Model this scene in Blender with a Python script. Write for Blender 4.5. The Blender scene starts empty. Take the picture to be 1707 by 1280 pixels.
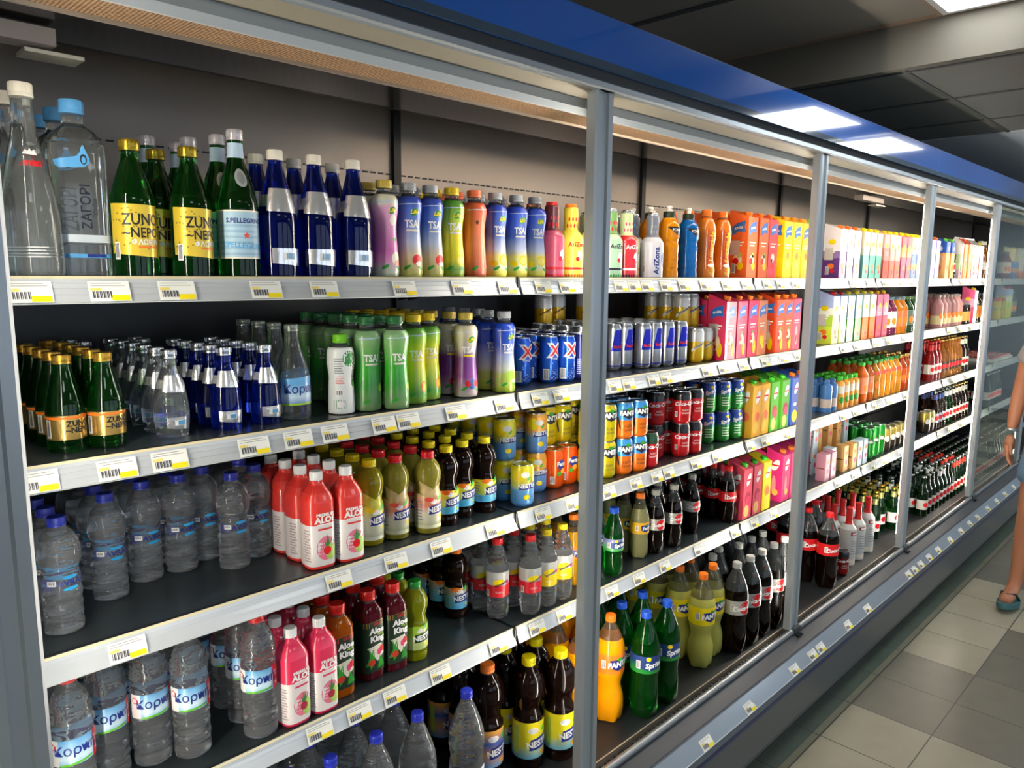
import bpy, math, random, bisect
from mathutils import Matrix, Vector
random.seed(7)
SC = bpy.context.scene
C = SC.collection
# ---------------------------------------------------------------- camera, world, exposure
def camera():
    cd = bpy.data.cameras.new('camera'); co = bpy.data.objects.new('camera', cd); C.objects.link(co)
    yaw, pitch, roll = 0.7885, 0.1473, 0.0083
    f = Vector((math.sin(yaw)*math.cos(pitch), math.cos(yaw)*math.cos(pitch), -math.sin(pitch)))
    r = Vector((math.cos(yaw), -math.sin(yaw), 0)); u = r.cross(f)
    r2 = r*math.cos(roll)+u*math.sin(roll); u2 = -r*math.sin(roll)+u*math.cos(roll)
    M = Matrix((r2, u2, -f)).transposed().to_4x4(); M.translation = (-1.319, -1.297, 1.700)
    co.matrix_world = M
    cd.sensor_width = 36; cd.lens = 1244.7/1707*36; cd.clip_start = .05
    SC.camera = co
camera()
w = bpy.data.worlds.new('room_air'); SC.world = w; w.use_nodes = True
w.node_tree.nodes['Background'].inputs[0].default_value = (.55, .65, .75, 1)
w.node_tree.nodes['Background'].inputs[1].default_value = .03
SC.view_settings.view_transform = 'Standard'; SC.view_settings.look = 'None'
SC.view_settings.gamma = 1; SC.view_settings.use_curve_mapping = False
SC.view_settings.exposure = 0.0
TUBE_POWER = 125.0      # emission of the vertical case lamps
CANOPY_POWER = 55.0    # warm tubes tucked under the canopy
PANEL_POWER = 9.0      # emission of the ceiling light panels
FILL_POWER = 1.5     # daylight-coloured fill from unseen windows added opposite the case
# ---------------------------------------------------------------- materials
def lin(c):
    if isinstance(c, str):
        c = [int(c[i:i+2], 16)/255 for i in (0, 2, 4)]
    return tuple((x/12.92 if x <= .04045 else ((x+.055)/1.055)**2.4) for x in c)+(1,)
MATS = {}
def mat(col, rough=.4, metal=0, trans=0, ior=1.45, emit=0, coat=0, name=None, bump=0, bscale=60, spec=.5, bdist=.002, bz=1):
    key = (col, rough, metal, trans, ior, emit, coat, bump, bscale, spec, bdist)
    if key in MATS: return MATS[key]
    m = bpy.data.materials.new(name or 'paint'); m.use_nodes = True; nt = m.node_tree
    b = nt.nodes['Principled BSDF']
    b.inputs['Base Color'].default_value = lin(col); b.inputs['Roughness'].default_value = rough
    b.inputs['Metallic'].default_value = metal; b.inputs['Transmission Weight'].default_value = trans
    b.inputs['IOR'].default_value = ior; b.inputs['Coat Weight'].default_value = coat
    b.inputs['Specular IOR Level'].default_value = spec
    if emit:
        b.inputs['Emission Color'].default_value = lin(col); b.inputs['Emission Strength'].default_value = emit
    if bump:
        tc = nt.nodes.new('ShaderNodeTexCoord'); n = nt.nodes.new('ShaderNodeTexNoise'); n.inputs['Scale'].default_value = bscale; n.inputs['Detail'].default_value = 1
        bp = nt.nodes.new('ShaderNodeBump'); bp.inputs['Strength'].default_value = bump; bp.inputs['Distance'].default_value = bdist
        mp = nt.nodes.new('ShaderNodeMapping'); mp.inputs['Scale'].default_value = (1, 1, bz)
        nt.links.new(tc.outputs['Object'], mp.inputs[0]); nt.links.new(mp.outputs[0], n.inputs['Vector']); nt.links.new(n.outputs[0], bp.inputs['Height'])
        nt.links.new(bp.outputs[0], b.inputs['Normal'])
    MATS[key] = m; return m
def ramp(stops, rough=.3, coat=.3, hard=False, name='print', mottle=0, top=None, trans=0, metal=0, axis='Z', h=.2):
    """printed sleeve: colour bands by height (mm) over the thing itself"""
    key = ('r', tuple(stops), rough, coat, hard, mottle, trans, metal)
    if key in MATS: return MATS[key]
    m = bpy.data.materials.new(name); m.use_nodes = True; nt = m.node_tree; L = nt.links
    b = nt.nodes['Principled BSDF']; b.inputs['Roughness'].default_value = rough; b.inputs['Coat Weight'].default_value = coat
    b.inputs['Transmission Weight'].default_value = trans; b.inputs['Metallic'].default_value = metal
    tc = nt.nodes.new('ShaderNodeTexCoord'); sx = nt.nodes.new('ShaderNodeSeparateXYZ'); L.new(tc.outputs['Object'], sx.inputs[0])
    mr = nt.nodes.new('ShaderNodeMapRange'); z0, z1 = stops[0][0], stops[-1][0]
    mr.inputs[1].default_value = z0/1000; mr.inputs[2].default_value = z1/1000
    if mottle:
        n = nt.nodes.new('ShaderNodeTexNoise'); n.inputs['Scale'].default_value = 70; L.new(tc.outputs['Object'], n.inputs['Vector'])
        ad = nt.nodes.new('ShaderNodeMath'); ad.operation = 'MULTIPLY_ADD'; ad.inputs[1].default_value = mottle/1000
        L.new(n.outputs[0], ad.inputs[0]); L.new(sx.outputs['Z'], ad.inputs[2]); L.new(ad.outputs[0], mr.inputs[0])
    else: L.new(sx.outputs['Z'], mr.inputs[0])
    cr = nt.nodes.new('ShaderNodeValToRGB'); cr.color_ramp.interpolation = 'CONSTANT' if hard else 'LINEAR'
    e = cr.color_ramp.elements
    while len(e) < len(stops): e.new(.5)
    for i, (z, c) in enumerate(stops):
        e[i].position = (z-z0)/(z1-z0); e[i].color = lin(c)
    L.new(mr.outputs[0], cr.inputs[0]); L.new(cr.outputs[0], b.inputs['Base Color'])
    MATS[key] = m; return m
def filled(liq, z, clear='dfe6e6', ltrans=0.0, rough=.05, name='filled_bottle', ior=1.33):
    """see-through bottle holding a drink up to height z (mm)"""
    key = ('f', liq, z, clear, ltrans)
    if key in MATS: return MATS[key]
    m = bpy.data.materials.new(name); m.use_nodes = True; nt = m.node_tree; L = nt.links
    b = nt.nodes['Principled BSDF']; b.inputs['Roughness'].default_value = rough; b.inputs['IOR'].default_value = ior
    tc = nt.nodes.new('ShaderNodeTexCoord'); sx = nt.nodes.new('ShaderNodeSeparateXYZ'); L.new(tc.outputs['Object'], sx.inputs[0])
    g = nt.nodes.new('ShaderNodeMath'); g.operation = 'GREATER_THAN'; g.inputs[1].default_value = z/1000; L.new(sx.outputs['Z'], g.inputs[0])
    mx = nt.nodes.new('ShaderNodeMix'); mx.data_type = 'RGBA'; mx.inputs[6].default_value = lin(liq); mx.inputs[7].default_value = lin(clear)
    L.new(g.outputs[0], mx.inputs[0]); L.new(mx.outputs[2], b.inputs['Base Color'])
    mf = nt.nodes.new('ShaderNodeMix'); mf.inputs[2].default_value = ltrans; mf.inputs[3].default_value = .92
    L.new(g.outputs[0], mf.inputs[0]); L.new(mf.outputs[0], b.inputs['Transmission Weight'])
    MATS[key] = m; return m
WHITE = mat('f2f2ee', .4); BLACK = mat('121214', .4); INK = mat('1c1c30', .5); RED = mat('d81820', .35); YEL = mat('f6d800', .35)
GREEN = mat('2f9a2a', .4); ORANGE = mat('f07818', .4); NAVY = mat('182a7c', .4); SILVER = mat('cfd2d4', .25, 1); GOLD = mat('c9a13a', .3, .9)
PINK = mat('e8447c', .4); LIME = mat('9cc830', .4); SKY = mat('4aa8e0', .4); GREY = mat('909498', .5); BROWN = mat('5a3418', .5)
ALU = mat('b4bcc2', .32, .7, name='brushed_aluminium'); PURPLE = mat('5c2a80', .4); BARC = mat('40404a', .6)
# ---------------------------------------------------------------- mesh builder (millimetres)
_T = {}
def text_tris(s, bold=.0):
    k = (s, bold)
    if k not in _T:
        cu = bpy.data.curves.new('t', 'FONT'); cu.body = s; cu.resolution_u = 2; cu.offset = bold; cu.align_x = 'CENTER'; cu.align_y = 'CENTER'
        o = bpy.data.objects.new('t', cu); me = bpy.data.meshes.new_from_object(o)
        me.calc_loop_triangles()
        _T[k] = ([tuple(v.co)[:2] for v in me.vertices], [tuple(t.vertices) for t in me.loop_triangles])
        bpy.data.objects.remove(o); bpy.data.curves.remove(cu); bpy.data.meshes.remove(me)
    return _T[k]
def sq(a, p):
    return 1 if not p else (abs(math.cos(a))**p+abs(math.sin(a))**p)**(-1/p)
def rad(prof, z):
    for (r0, z0), (r1, z1) in zip(prof, prof[1:]):
        if z0 <= z <= z1 and z1 > z0: return r0+(r1-r0)*(z-z0)/(z1-z0)
    return prof[-1][0]
def round_map(prof, p=None):
    R = max(r for r, z in prof)
    def f(u, z, off):
        a = u/R; r = rad(prof, z)*sq(a, p)+off
        return (r*math.sin(a), -r*math.cos(a), z)
    return f
def flat_map(origin, ux, uz, n):
    o, ux, uz, n = map(Vector, (origin, ux, uz, n))
    return lambda u, z, off: tuple(o+ux*u+uz*z+n*off)
class MB:
    def __init__(s): s.v = []; s.f = []; s.m = []; s.mats = []
    def mi(s, m):
        if m not in s.mats: s.mats.append(m)
        return s.mats.index(m)
    def add(s, vs, fs, m):
        b = len(s.v); i = s.mi(m); s.v += vs
        for f in fs: s.f.append(tuple(b+x for x in f)); s.m.append(i)
    def lathe(s, prof, m, seg=24, p=None, cx=0, cy=0, wav=0, lob=0):
        vs = []; fs = []
        for r, z in prof:
            for k in range(seg):
                a = 2*math.pi*k/seg; q = r*sq(a, p)
                if lob: q *= 1-lob*(.5-.5*math.cos(5*a))*max(0, 1-z/wav)
                vs.append((cx+q*math.sin(a), cy-q*math.cos(a), z))
        n = len(prof)
        for i in range(n-1):
            for k in range(seg):
                k2 = (k+1) % seg; fs.append((i*seg+k, i*seg+k2, (i+1)*seg+k2, (i+1)*seg+k))
        fs.append(tuple(range(seg))[::-1]); fs.append(tuple((n-1)*seg+k for k in range(seg)))
        s.add(vs, fs, m); return s
    def box(s, x0, x1, y0, y1, z0, z1, m):
        vs = [(x, y, z) for x in (x0, x1) for y in (y0, y1) for z in (z0, z1)]
        s.add(vs, [(0, 1, 3, 2), (4, 6, 7, 5), (0, 4, 5, 1), (2, 3, 7, 6), (0, 2, 6, 4), (1, 5, 7, 3)], m); return s
    def prism(s, pts, x0, x1, m, axis='x'):
        n = len(pts); fs = [(i, (i+1) % n, (i+1) % n+n, i+n) for i in range(n)]+[tuple(range(n))[::-1], tuple(range(n, 2*n))]
        if axis == 'x': vs = [(x0, a, b) for a, b in pts]+[(x1, a, b) for a, b in pts]
        elif axis == 'z': vs = [(a, b, x0) for a, b in pts]+[(a, b, x1) for a, b in pts]
        else: vs = [(a, x0, b) for a, b in pts]+[(a, x1, b) for a, b in pts]
        s.add(vs, fs, m); return s
    def tube(s, pts, r, m, seg=10):
        pts = [Vector(q) for q in pts]; vs = []; fs = []
        for i, q in enumerate(pts):
            d = (pts[min(i+1, len(pts)-1)]-pts[max(i-1, 0)]).normalized()
            a = d.orthogonal().normalized() if abs(d.z) > .9 else d.cross(Vector((0, 0, 1))).normalized(); b = d.cross(a)
            rr = r[i] if isinstance(r, (list, tuple)) else r
            for k in range(seg):
                t = 2*math.pi*k/seg; vs.append(tuple(q+(a*math.cos(t)+b*math.sin(t))*rr))
        n = len(pts)
        for i in range(n-1):
            for k in range(seg):
                k2 = (k+1) % seg; fs.append((i*seg+k, i*seg+k2, (i+1)*seg+k2, (i+1)*seg+k))
        fs.append(tuple(range(seg))[::-1]); fs.append(tuple((n-1)*seg+k for k in range(seg)))
        s.add(vs, fs, m); return s
    # --- printing on a surface: M maps (u, z, off) to a point
    def rect(s, M, u0, u1, z0, z1, m, off=.3, slant=0, top=0):
        nu = max(1, int(abs(u1-u0)/5)); nz = max(1, int(abs(z1-z0)/6)); vs = []; fs = []
        for i in range(nu+1):
            t = i/nu
            for j in range(nz+1):
                za = z0+slant*t; zb = z1+top*t
                vs.append(M(u0+(u1-u0)*t, za+(zb-za)*j/nz, off))
        for i in range(nu):
            for j in range(nz):
                a = i*(nz+1)+j; fs.append((a, a+nz+1, a+nz+2, a+1))
        s.add(vs, fs, m); return s
    def ell(s, M, u, z, a, b, m, off=.5, n=14, rot=0):
        vs = [M(u, z, off)]; c, d = math.cos(rot), math.sin(rot)
        for q in (.5, 1):
            for k in range(n):
                t = 2*math.pi*k/n; x = a*q*math.cos(t); y = b*q*math.sin(t)
                vs.append(M(u+x*c-y*d, z+x*d+y*c, off))
        fs = [(0, 1+k, 1+(k+1) % n) for k in range(n)]+[(1+k, 1+n+k, 1+n+(k+1) % n, 1+(k+1) % n) for k in range(n)]
        s.add(vs, fs, m); return s
    def poly(s, M, pts, m, off=.5):
        cu = sum(q[0] for q in pts)/len(pts); cz = sum(q[1] for q in pts)/len(pts); n = len(pts)
        return s.wrap(M, [((cu, cz), pts[i], pts[(i+1) % n]) for i in range(n)], m, off)
    def wrap(s, M, tris, m, off, lim=7, rounds=3):
        for _ in range(rounds):                                         # split long triangles so they follow the curved surface
            new = []
            for a, b, c in tris:
                if max(abs(a[0]-b[0]), abs(b[0]-c[0]), abs(c[0]-a[0])) > lim:
                    ab, bc, ca = [((p[0]+q[0])/2, (p[1]+q[1])/2) for p, q in ((a, b), (b, c), (c, a))]
                    new += [(a, ab, ca), (ab, b, bc), (ca, bc, c), (ab, bc, ca)]
                else: new.append((a, b, c))
            tris = new
        ix = {}; fs = []
        for t in tris: fs.append(tuple(ix.setdefault((round(q[0], 4), round(q[1], 4)), len(ix)) for q in t))
        s.add([M(a, b, off) for a, b in ix], fs, m); return s
    def text(s, M, t, u, z, size, m, off=.7, rot=0, bold=.0, sx=1, shear=0):
        vs, fs = text_tris(t, bold); c, d = math.cos(rot), math.sin(rot); out = []
        for x, y in vs:
            x = (x+shear*y)*size*sx; y = y*size; out.append((u+x*c-y*d, z+x*d+y*c))
        return s.wrap(M, [tuple(out[i] for i in f) for f in fs], m, off, 6, 2)
    def bars(s, M, u, z, w=14, h=20, off=.6, vert=True):
        s.rect(M, u-w/2, u+w/2, z-h/2, z+h/2, WHITE, off)
        n = 7
        for i in range(n):
            a = -w/2+1.5+(w-3)*i/n
            s.poly(M, [(u+a, z-h/2+3), (u+a+(w-3)/n*(.35+.3*(i % 2)), z-h/2+3), (u+a+(w-3)/n*(.35+.3*(i % 2)), z+h/2-2), (u+a, z+h/2-2)], BARC, off+.3)
        return s
    def lines(s, M, u0, u1, z0, z1, n, m, off=.6):
        for i in range(n):
            z = z0+(z1-z0)*i/max(1, n-1); q = u1-(u1-u0)*.25*((i*37) % 5)/5
            s.rect(M, u0, q, z-.35*(z1-z0)/n, z+.2*(z1-z0)/n, m, off)
        return s
    def star(s, M, u, z, r, m, off=.7):
        return s.poly(M, [(u+r*(1 if i % 2 == 0 else .42)*math.sin(i*math.pi/5), z+r*(1 if i % 2 == 0 else .42)*math.cos(i*math.pi/5)) for i in range(10)], m, off)
    def mesh(s, name, scale=.001, smooth=True):
        me = bpy.data.meshes.new(name); me.from_pydata([(a*scale, b*scale, c*scale) for a, b, c in s.v], [], s.f)
        for m in s.mats: me.materials.append(m)
        me.polygons.foreach_set('material_index', s.m)
        if smooth:
            me.polygons.foreach_set('use_smooth', [True]*len(s.f)); me.set_sharp_from_angle(angle=math.radians(38))
        me.update(); return me
def obj(name, me, parent=None, loc=None):
    o = bpy.data.objects.new(name, me); C.objects.link(o)
    if parent: o.parent = parent
    if loc: o.location = loc
    return o
def tag(o, label=None, cat=None, group=None, kind=None):
    if label: o['label'] = label
    if cat: o['category'] = cat
    if group: o['group'] = group
    if kind: o['kind'] = kind
    return o
def thing(name, label, cat, loc=(0, 0, 0), rz=0, group=None):
    o = bpy.data.objects.new(name, None); C.objects.link(o); o.empty_display_size = .05
    o.location = loc; o.rotation_euler = (0, 0, rz); return tag(o, label, cat, group)
def dup(root, loc, rz=0):
    r = root.copy(); C.objects.link(r); r.location = loc; r.rotation_euler = (0, 0, rz)
    for ch in root.children:
        c = ch.copy(); C.objects.link(c); c.parent = r
        for g in ch.children:
            d = g.copy(); C.objects.link(d); d.parent = c
    return r
# ---------------------------------------------------------------- drinks: every kind is a list of (part name, mesh, sub-parts)
KINDS = {}
def cr(pts, n=3):
    """rounded profile through the given (radius, height) points; a repeated point makes a corner"""
    out = []
    for i in range(len(pts)-1):
        p1, p2 = pts[i], pts[i+1]
        if p1 == p2: continue
        p0 = pts[i-1] if i and pts[i-1] != p1 else p1; p3 = pts[i+2] if i+2 < len(pts) and pts[i+2] != p2 else p2
        for k in range(n):
            t = k/n; q = []
            for a, b, c, d in zip(p0, p1, p2, p3):
                q.append(.5*(2*b+(c-a)*t+(2*a-5*b+4*c-d)*t*t+(3*b-a-3*c+d)*t**3))
            out.append((max(.5, q[0]), min(max(q[1], p1[1]), p2[1])))
    out.append(pts[-1]); return out
def cap_mesh(r, z0, z1, m, ridges=True, seg=24, cx=0, cy=0):
    b = MB(); h = z1-z0; k = .35
    pr = [(r*.93, z0), (r, z0+.02*h), (r, z0+.22*h), (r-k*1.5, z0+.25*h), (r-k*1.5, z0+.29*h), (r-k, z0+.31*h), (r-k, z1-h*.12), (r-k-1, z1-.02*h), (r*.55, z1)]
    b.lathe(pr, m, seg, cx=cx, cy=cy)
    if ridges:
        for i in range(20):
            a = 2*math.pi*i/20
            x, y = math.sin(a)*(r-k), -math.cos(a)*(r-k)
            b.tube([(cx+x, cy+y, z0+.34*h), (cx+x, cy+y, z1-.16*h)], .45, m, 4)
    return b.mesh('cap')
def bottle(k, name, cat, desc, prof, body, cap, art=None, neck=None, r=None, p=None, seg=24, lob=0, n=3, sleeve=None, levels=1, capname='cap', extra=None, ridges=True):
    """cap=(radius, z0, z1, material); art(mb, M) draws the label; sleeve=(z0, z1, material)"""
    pf = cr(prof, n); M = round_map(pf, p); parts = []
    parts.append(('bottle_body', MB().lathe(pf, body, seg, p, lob=lob, wav=45).mesh('body'), []))
    if art or sleeve:
        b = MB()
        if sleeve:
            z0, z1, m = sleeve; sp = [(rad(pf, z0)+.35, z0)]+[(q+.35, z) for q, z in pf if z0 < z < z1]+[(rad(pf, z1)+.35, z1)]
            vs = []; fs = []; sg = 32
            for q, z in sp:
                for i in range(sg):
                    a = 2*math.pi*i/sg; w_ = q*sq(a, p); vs.append((w_*math.sin(a), -w_*math.cos(a), z))
            for j in range(len(sp)-1):
                for i in range(sg):
                    i2 = (i+1) % sg; fs.append((j*sg+i, j*sg+i2, (j+1)*sg+i2, (j+1)*sg+i))
            b.add(vs, fs, m)
        if art: art(b, M)
        parts.append(('label', b.mesh('label'), []))
    for pn, fn in (neck or []):
        b = MB(); fn(b, M); parts.append((pn, b.mesh(pn), []))
    if cap: parts.append((capname, cap_mesh(*cap, ridges=ridges), []))
    if extra: parts += extra(M)
    KINDS[k] = dict(name=name, cat=cat, desc=desc, parts=parts, r=(r or max(q for q, z in pf))/1000, h=(cap[2] if cap else pf[-1][1])/1000, levels=levels)
def band(b, M, z0, z1, m, u0=-1e3, u1=1e3, off=.35, R=None, **kw): b.rect(M, u0, u1, z0, z1, m, off, **kw)
# --- glass
GCLEAR = mat('f2f6f4', .02, trans=.95, ior=1.36, name='clear_glass'); GGREEN = mat('1f7a24', .03, trans=.94, ior=1.36, name='green_glass')
GBLUE = mat('0c2aa8', .03, trans=.9, ior=1.36, name='blue_glass'); GBROWN = mat('3a1804', .04, trans=.7, ior=1.4, name='brown_glass')
PET = mat('f8fbfc', .0, trans=.935, ior=1.33, bump=.8, bscale=17, bdist=.009, bz=3, name='clear_plastic'); GAMBER = mat('e08a10', .04, trans=.7, ior=1.35, name='amber_drink_glass')
DKGREEN = mat('0d2a12', .05, trans=.6, ior=1.4, name='dark_green_glass')
BCAPB = mat('202c90', .35, name='blue_cap'); LBLUE = mat('5aa6dc', .35); CREAM = mat('e8e2d0', .35); COPPER = mat('d7b060', .25, .8)
def a_evian(b, M):
    b.text(M, 'evian', 6, 168, 17, RED, bold=.02); b.poly(M, [(-14, 180), (-8, 187), (-3, 182), (3, 189), (9, 182), (14, 187), (19, 179)], WHITE)
    b.lines(M, -14, 16, 30, 44, 4, mat('c8ccc8', .3), .5)
bottle('evian', 'glass_bottle', 'bottle', 'tall clear glass bottle with white cap', [(0.5, 0), (36, 0), (40, 4), (41, 14), (40, 60), (37, 110), (28, 165), (19, 205), (15, 235), (14.5, 262), (14.5, 268)], GCLEAR, (16.5, 264, 285, CREAM), a_evian)
def a_zag(b, M):
    b.poly(M, [(0, 206), (5, 194), (9, 184), (8, 177), (0, 171), (-30, 168), (-37, 172), (-40, 180), (-20, 184), (-8, 188)], LBLUE)
    b.ell(M, 0, 183, 5, 8, INK, .9); b.ell(M, 0, 182, 3, 5.5, LBLUE, 1.2)
    b.text(M, 'ΖΑΓΟΡΙ', 0, 110, 20, INK, rot=math.pi/2, bold=.01); b.text(M, 'Ζαγόρι', 12, 108, 10, INK, rot=math.pi/2, shear=.3)
    b.rect(M, -40, 36, 54, 66, mat('c8d4dc', .3)); b.rect(M, -38, 30, 30, 36, LBLUE); b.rect(M, -4, 22, 31, 36, NAVY, .7)
bottle('zagori', 'square_glass_bottle', 'bottle', 'broad square glass water bottle with blue cap', [(0.5, 0), (36, 0), (40, 5), (40, 20), (40, 190), (38, 210), (28, 228), (16, 238), (14, 245), (14, 262)], GCLEAR, (18, 256, 278, LBLUE), a_zag, p=4.5, r=43)
ZL = mat('d6ba38', .3, .25, name='yellow_label')
def a_zuno(b, M):
    b.rect(M, -48, 50, 38, 118, ZL, slant=-8, top=-2)
    for i in range(46):
        random.seed(i); b.ell(M, random.uniform(-44, 46), random.uniform(44, 112), 1.8, 1.6, mat('8c7a20', .4), .6, 6)
    b.text(M, 'ZUNO', 6, 92, 26, BLACK, bold=.02, sx=.8); b.text(M, '~NEPO', 6, 71, 22, BLACK, bold=.02, sx=.85)
    b.text(M, 'ΦΛΩΡΙΝΑ', 14, 56, 11, WHITE, bold=.03, off=.9); b.rect(M, -2, 34, 47, 50, ORANGE, .8); b.bars(M, -36, 42, 10, 28)
bottle('zuno', 'soda_water_bottle', 'bottle', 'green glass bottle, yellow speckled label, gold cap', [(0.5, 0), (30, 0), (33, 4), (34, 12), (34, 120), (31, 138), (23, 165), (15, 188), (13, 200), (13, 208)], GGREEN, (16, 204, 222, mat('a08a2c', .3, .8)), a_zuno)
PL = mat('a9cbdc', .4)
def a_pelle(b, M):
    b.rect(M, -56, 56, 34, 118, PL); b.rect(M, -56, 56, 33, 36, CREAM, .6); b.rect(M, -56, 56, 116, 119, CREAM, .6)
    b.text(M, 'S.PELLEGRINO', 8, 100, 11, NAVY, bold=.03); b.star(M, 8, 74, 7, mat('e0503a', .4)); b.text(M, 'S.PELLEGRINO', 6, 56, 13, SKY, rot=-.05, bold=.02)
    b.lines(M, -46, 40, 42, 92, 6, mat('93b8d0', .4), .45); pass
PN = [('neck_band', lambda b, M: b.rect(M, -108, 108, 212, 238, mat('b6cfe2', .4), .3)), ('neck_medallion', lambda b, M: (b.ell(M, 5, 176, 14, 17, mat('d6dada', .3, .6), .8, 18, .5), b.ell(M, 5, 176, 9, 11, mat('b2bab8', .3, .6), 1.1, 18, .5)))]
bottle('pelle', 'sparkling_water_bottle', 'bottle', 'green glass bottle with pale blue label', [(0.5, 0), (32, 0), (35, 4), (35.5, 12), (35.5, 120), (34, 140), (25, 178), (16, 205), (13.5, 225), (13, 246)], GGREEN, (14.5, 243, 262, mat('c9c4c6', .3, .4)), a_pelle, neck=PN)
FOIL = mat('eef0f2', .22, .75, name='silver_foil', bump=.3, bscale=90)
def a_blue(b, M, k=1.0):
    z = lambda q: q*k
    b.rect(M, -24*k, 48*k, z(26), z(54), FOIL, slant=-6)
    b.rect(M, -3, 24*k, z(32), z(46), WHITE, .6)
    for i in range(6): b.rect(M, 3+i*3*k, 4.5+i*3*k, z(34), z(45), SKY, .9)
def foil(k): return [('shoulder_foil', lambda b, M: (b.rect(M, -34*k, 40*k, 122*k, 164*k, FOIL, slant=-3), b.rect(M, -100*k, -34*k, 130*k, 152*k, FOIL), b.rect(M, 40*k, 116*k, 130*k, 152*k, FOIL)))]
bottle('bluebig', 'blue_glass_bottle', 'bottle', 'tall cobalt blue glass bottle with silver shoulder', [(0.5, 0), (33, 0), (36, 4), (37, 12), (37, 100), (35, 122), (28, 152), (19, 185), (14, 206), (13, 220)], GBLUE, (15, 217, 236, CREAM), a_blue, neck=foil(1))
bottle('bsmall', 'blue_glass_bottle', 'bottle', 'small cobalt blue glass bottle with silver shoulder', [(0.5, 0), (24, 0), (27, 3), (29, 30), (28, 60), (25, 85), (18, 108), (13, 125), (12, 143)], GBLUE, (14, 140, 156, SILVER), lambda b, M: a_blue(b, M, .68), neck=foil(.68))
bottle('csmall', 'clear_glass_bottle', 'bottle', 'small clear glass bottle with silver shoulder', [(0.5, 0), (24, 0), (27, 3), (30, 34), (29, 62), (25, 88), (18, 110), (13, 127), (12, 145)], GCLEAR, (14, 141, 157, SILVER), lambda b, M: a_blue(b, M, .68), neck=foil(.68))
def a_zs(b, M):
    b.rect(M, -44, 40, 22, 62, COPPER); b.rect(M, -44, 40, 56, 60, ORANGE, .6); b.text(M, 'ZUNO', 14, 48, 13, BLACK, bold=.02); b.text(M, '~NEPO', 14, 37, 13, BLACK, bold=.02); b.bars(M, -34, 40, 9, 30)
bottle('zsmall', 'soda_water_bottle', 'bottle', 'small green glass bottle with gold label', [(0.5, 0), (25, 0), (28, 3), (29, 8), (29, 68), (25, 92), (18, 118), (13.5, 138), (12.5, 148)], GGREEN, (14.5, 145, 160, mat('c49a3c', .3, .8)), a_zs)
KB = ramp([(30, '3f7fc4'), (48, 'cfe4f2'), (56, '9fcbe8'), (74, '5fa8dc')], name='sky_print')
def a_korg(b, M):
    b.rect(M, -34, 44, 34, 84, KB, slant=-4, top=4); b.text(M, 'Κορπή', 8, 62, 24, NAVY, bold=.01); b.rect(M, -34, 44, 30, 34, LIME, .6)
bottle('korpiglass', 'clear_glass_bottle', 'bottle', 'clear glass water bottle with blue label', [(0.5, 0), (30, 0), (33, 4), (34, 12), (34, 85), (30, 110), (20, 140), (15, 160), (13.5, 182)], GCLEAR, (14.5, 178, 192, mat('8a9288', .3, .7)), a_korg)
bottle('perrier', 'green_glass_bottle', 'bottle', 'bright green glass bottle with rounded shoulders', [(0.5, 0), (22, 0), (26, 10), (30, 45), (26, 85), (18, 120), (13, 150)], mat('2fae2a', .03, trans=.9, ior=1.36, name='bright_green_glass'), (14, 147, 160, SILVER), lambda b, M: b.rect(M, -30, 40, 50, 75, LIME))
# --- sleeved still-water drinks with a waist
TS = [(0.5, 0), (24, 0), (28, 4), (29.5, 14), (28.5, 45), (25, 92), (25.5, 118), (29, 146), (28.5, 162), (23, 172), (16, 178), (15.5, 190)]
def tsai(k, desc, stops, cap, word, fruit, leaf=True, life=True):
    def art(b, M):
        if life: b.ell(M, 8, 140, 10, 7, mat('1f8a34', .4), .7, 14, .5); b.text(M, 'Life', 8, 140, 13, YEL, off=1, bold=.02, shear=.2)
        if word:
            b.text(M, 'TSAI', 4, 114, 22, WHITE, bold=.035, sx=.9); b.rect(M, -12, 22, 99, 103, word, .7)
        b.rect(M, -28, 40, 155, 157, mat('c4d4ea', .3), .6, slant=3, top=3)
        for (u, z, a, c, m) in fruit: b.ell(M, u, z, a, c, m, .7+.1*(fruit.index((u, z, a, c, m)) % 3))
        if leaf: b.ell(M, -10, 22, 9, 3.5, GREEN, .9, 10, .5); b.ell(M, 22, 20, 7, 3, GREEN, .9, 10, -.5)
        b.bars(M, -46, 24, 13, 26)
    bottle(k, 'flavoured_water_bottle', 'bottle', desc, TS, GCLEAR, (17.5, 186, 203, cap), art, sleeve=(2, 173, ramp(stops, mottle=9)))
CAPG = mat('c8b048', .35); CAPS = mat('a8acb0', .35); CAPY = mat('f0cc10', .35); CAPO = mat('f4784c', .35)
tsai('tsai_yog', 'pink and white sleeved drink bottle', [(2, 'd8e0c0'), (20, 'c4c8b4'), (40, 'e48ac0'), (60, 'cf6ab0'), (150, 'e8a8cc'), (160, 'd8dcc4'), (173, 'e4e0c8')], CAPG, None, [(18, 40, 14, 14, CREAM), (16, 80, 6, 4, GREEN), (20, 30, 8, 7, mat('e48a70', .4)), (12, 120, 10, 12, CREAM)])
tsai('tsai_apple', 'blue and cream bottle printed with red apple', [(2, 'd8dc78'), (20, 'c8bc60'), (50, 'dcc8a0'), (80, 'b8c4dc'), (120, '5a7cc8'), (173, '2c4cb8')], CAPS, CREAM, [(14, 38, 13, 12, RED), (18, 30, 9, 5, CREAM)])
tsai('tsai_yellow', 'yellow and green bottle printed with lemon', [(2, 'a8c030'), (24, '6a9c28'), (44, 'e0dc20'), (100, 'f0e020'), (140, '9cc428'), (173, '4c9a30')], CAPY, CREAM, [(18, 40, 14, 13, YEL), (18, 40, 10, 9, mat('f8ec80', .4))])
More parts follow.
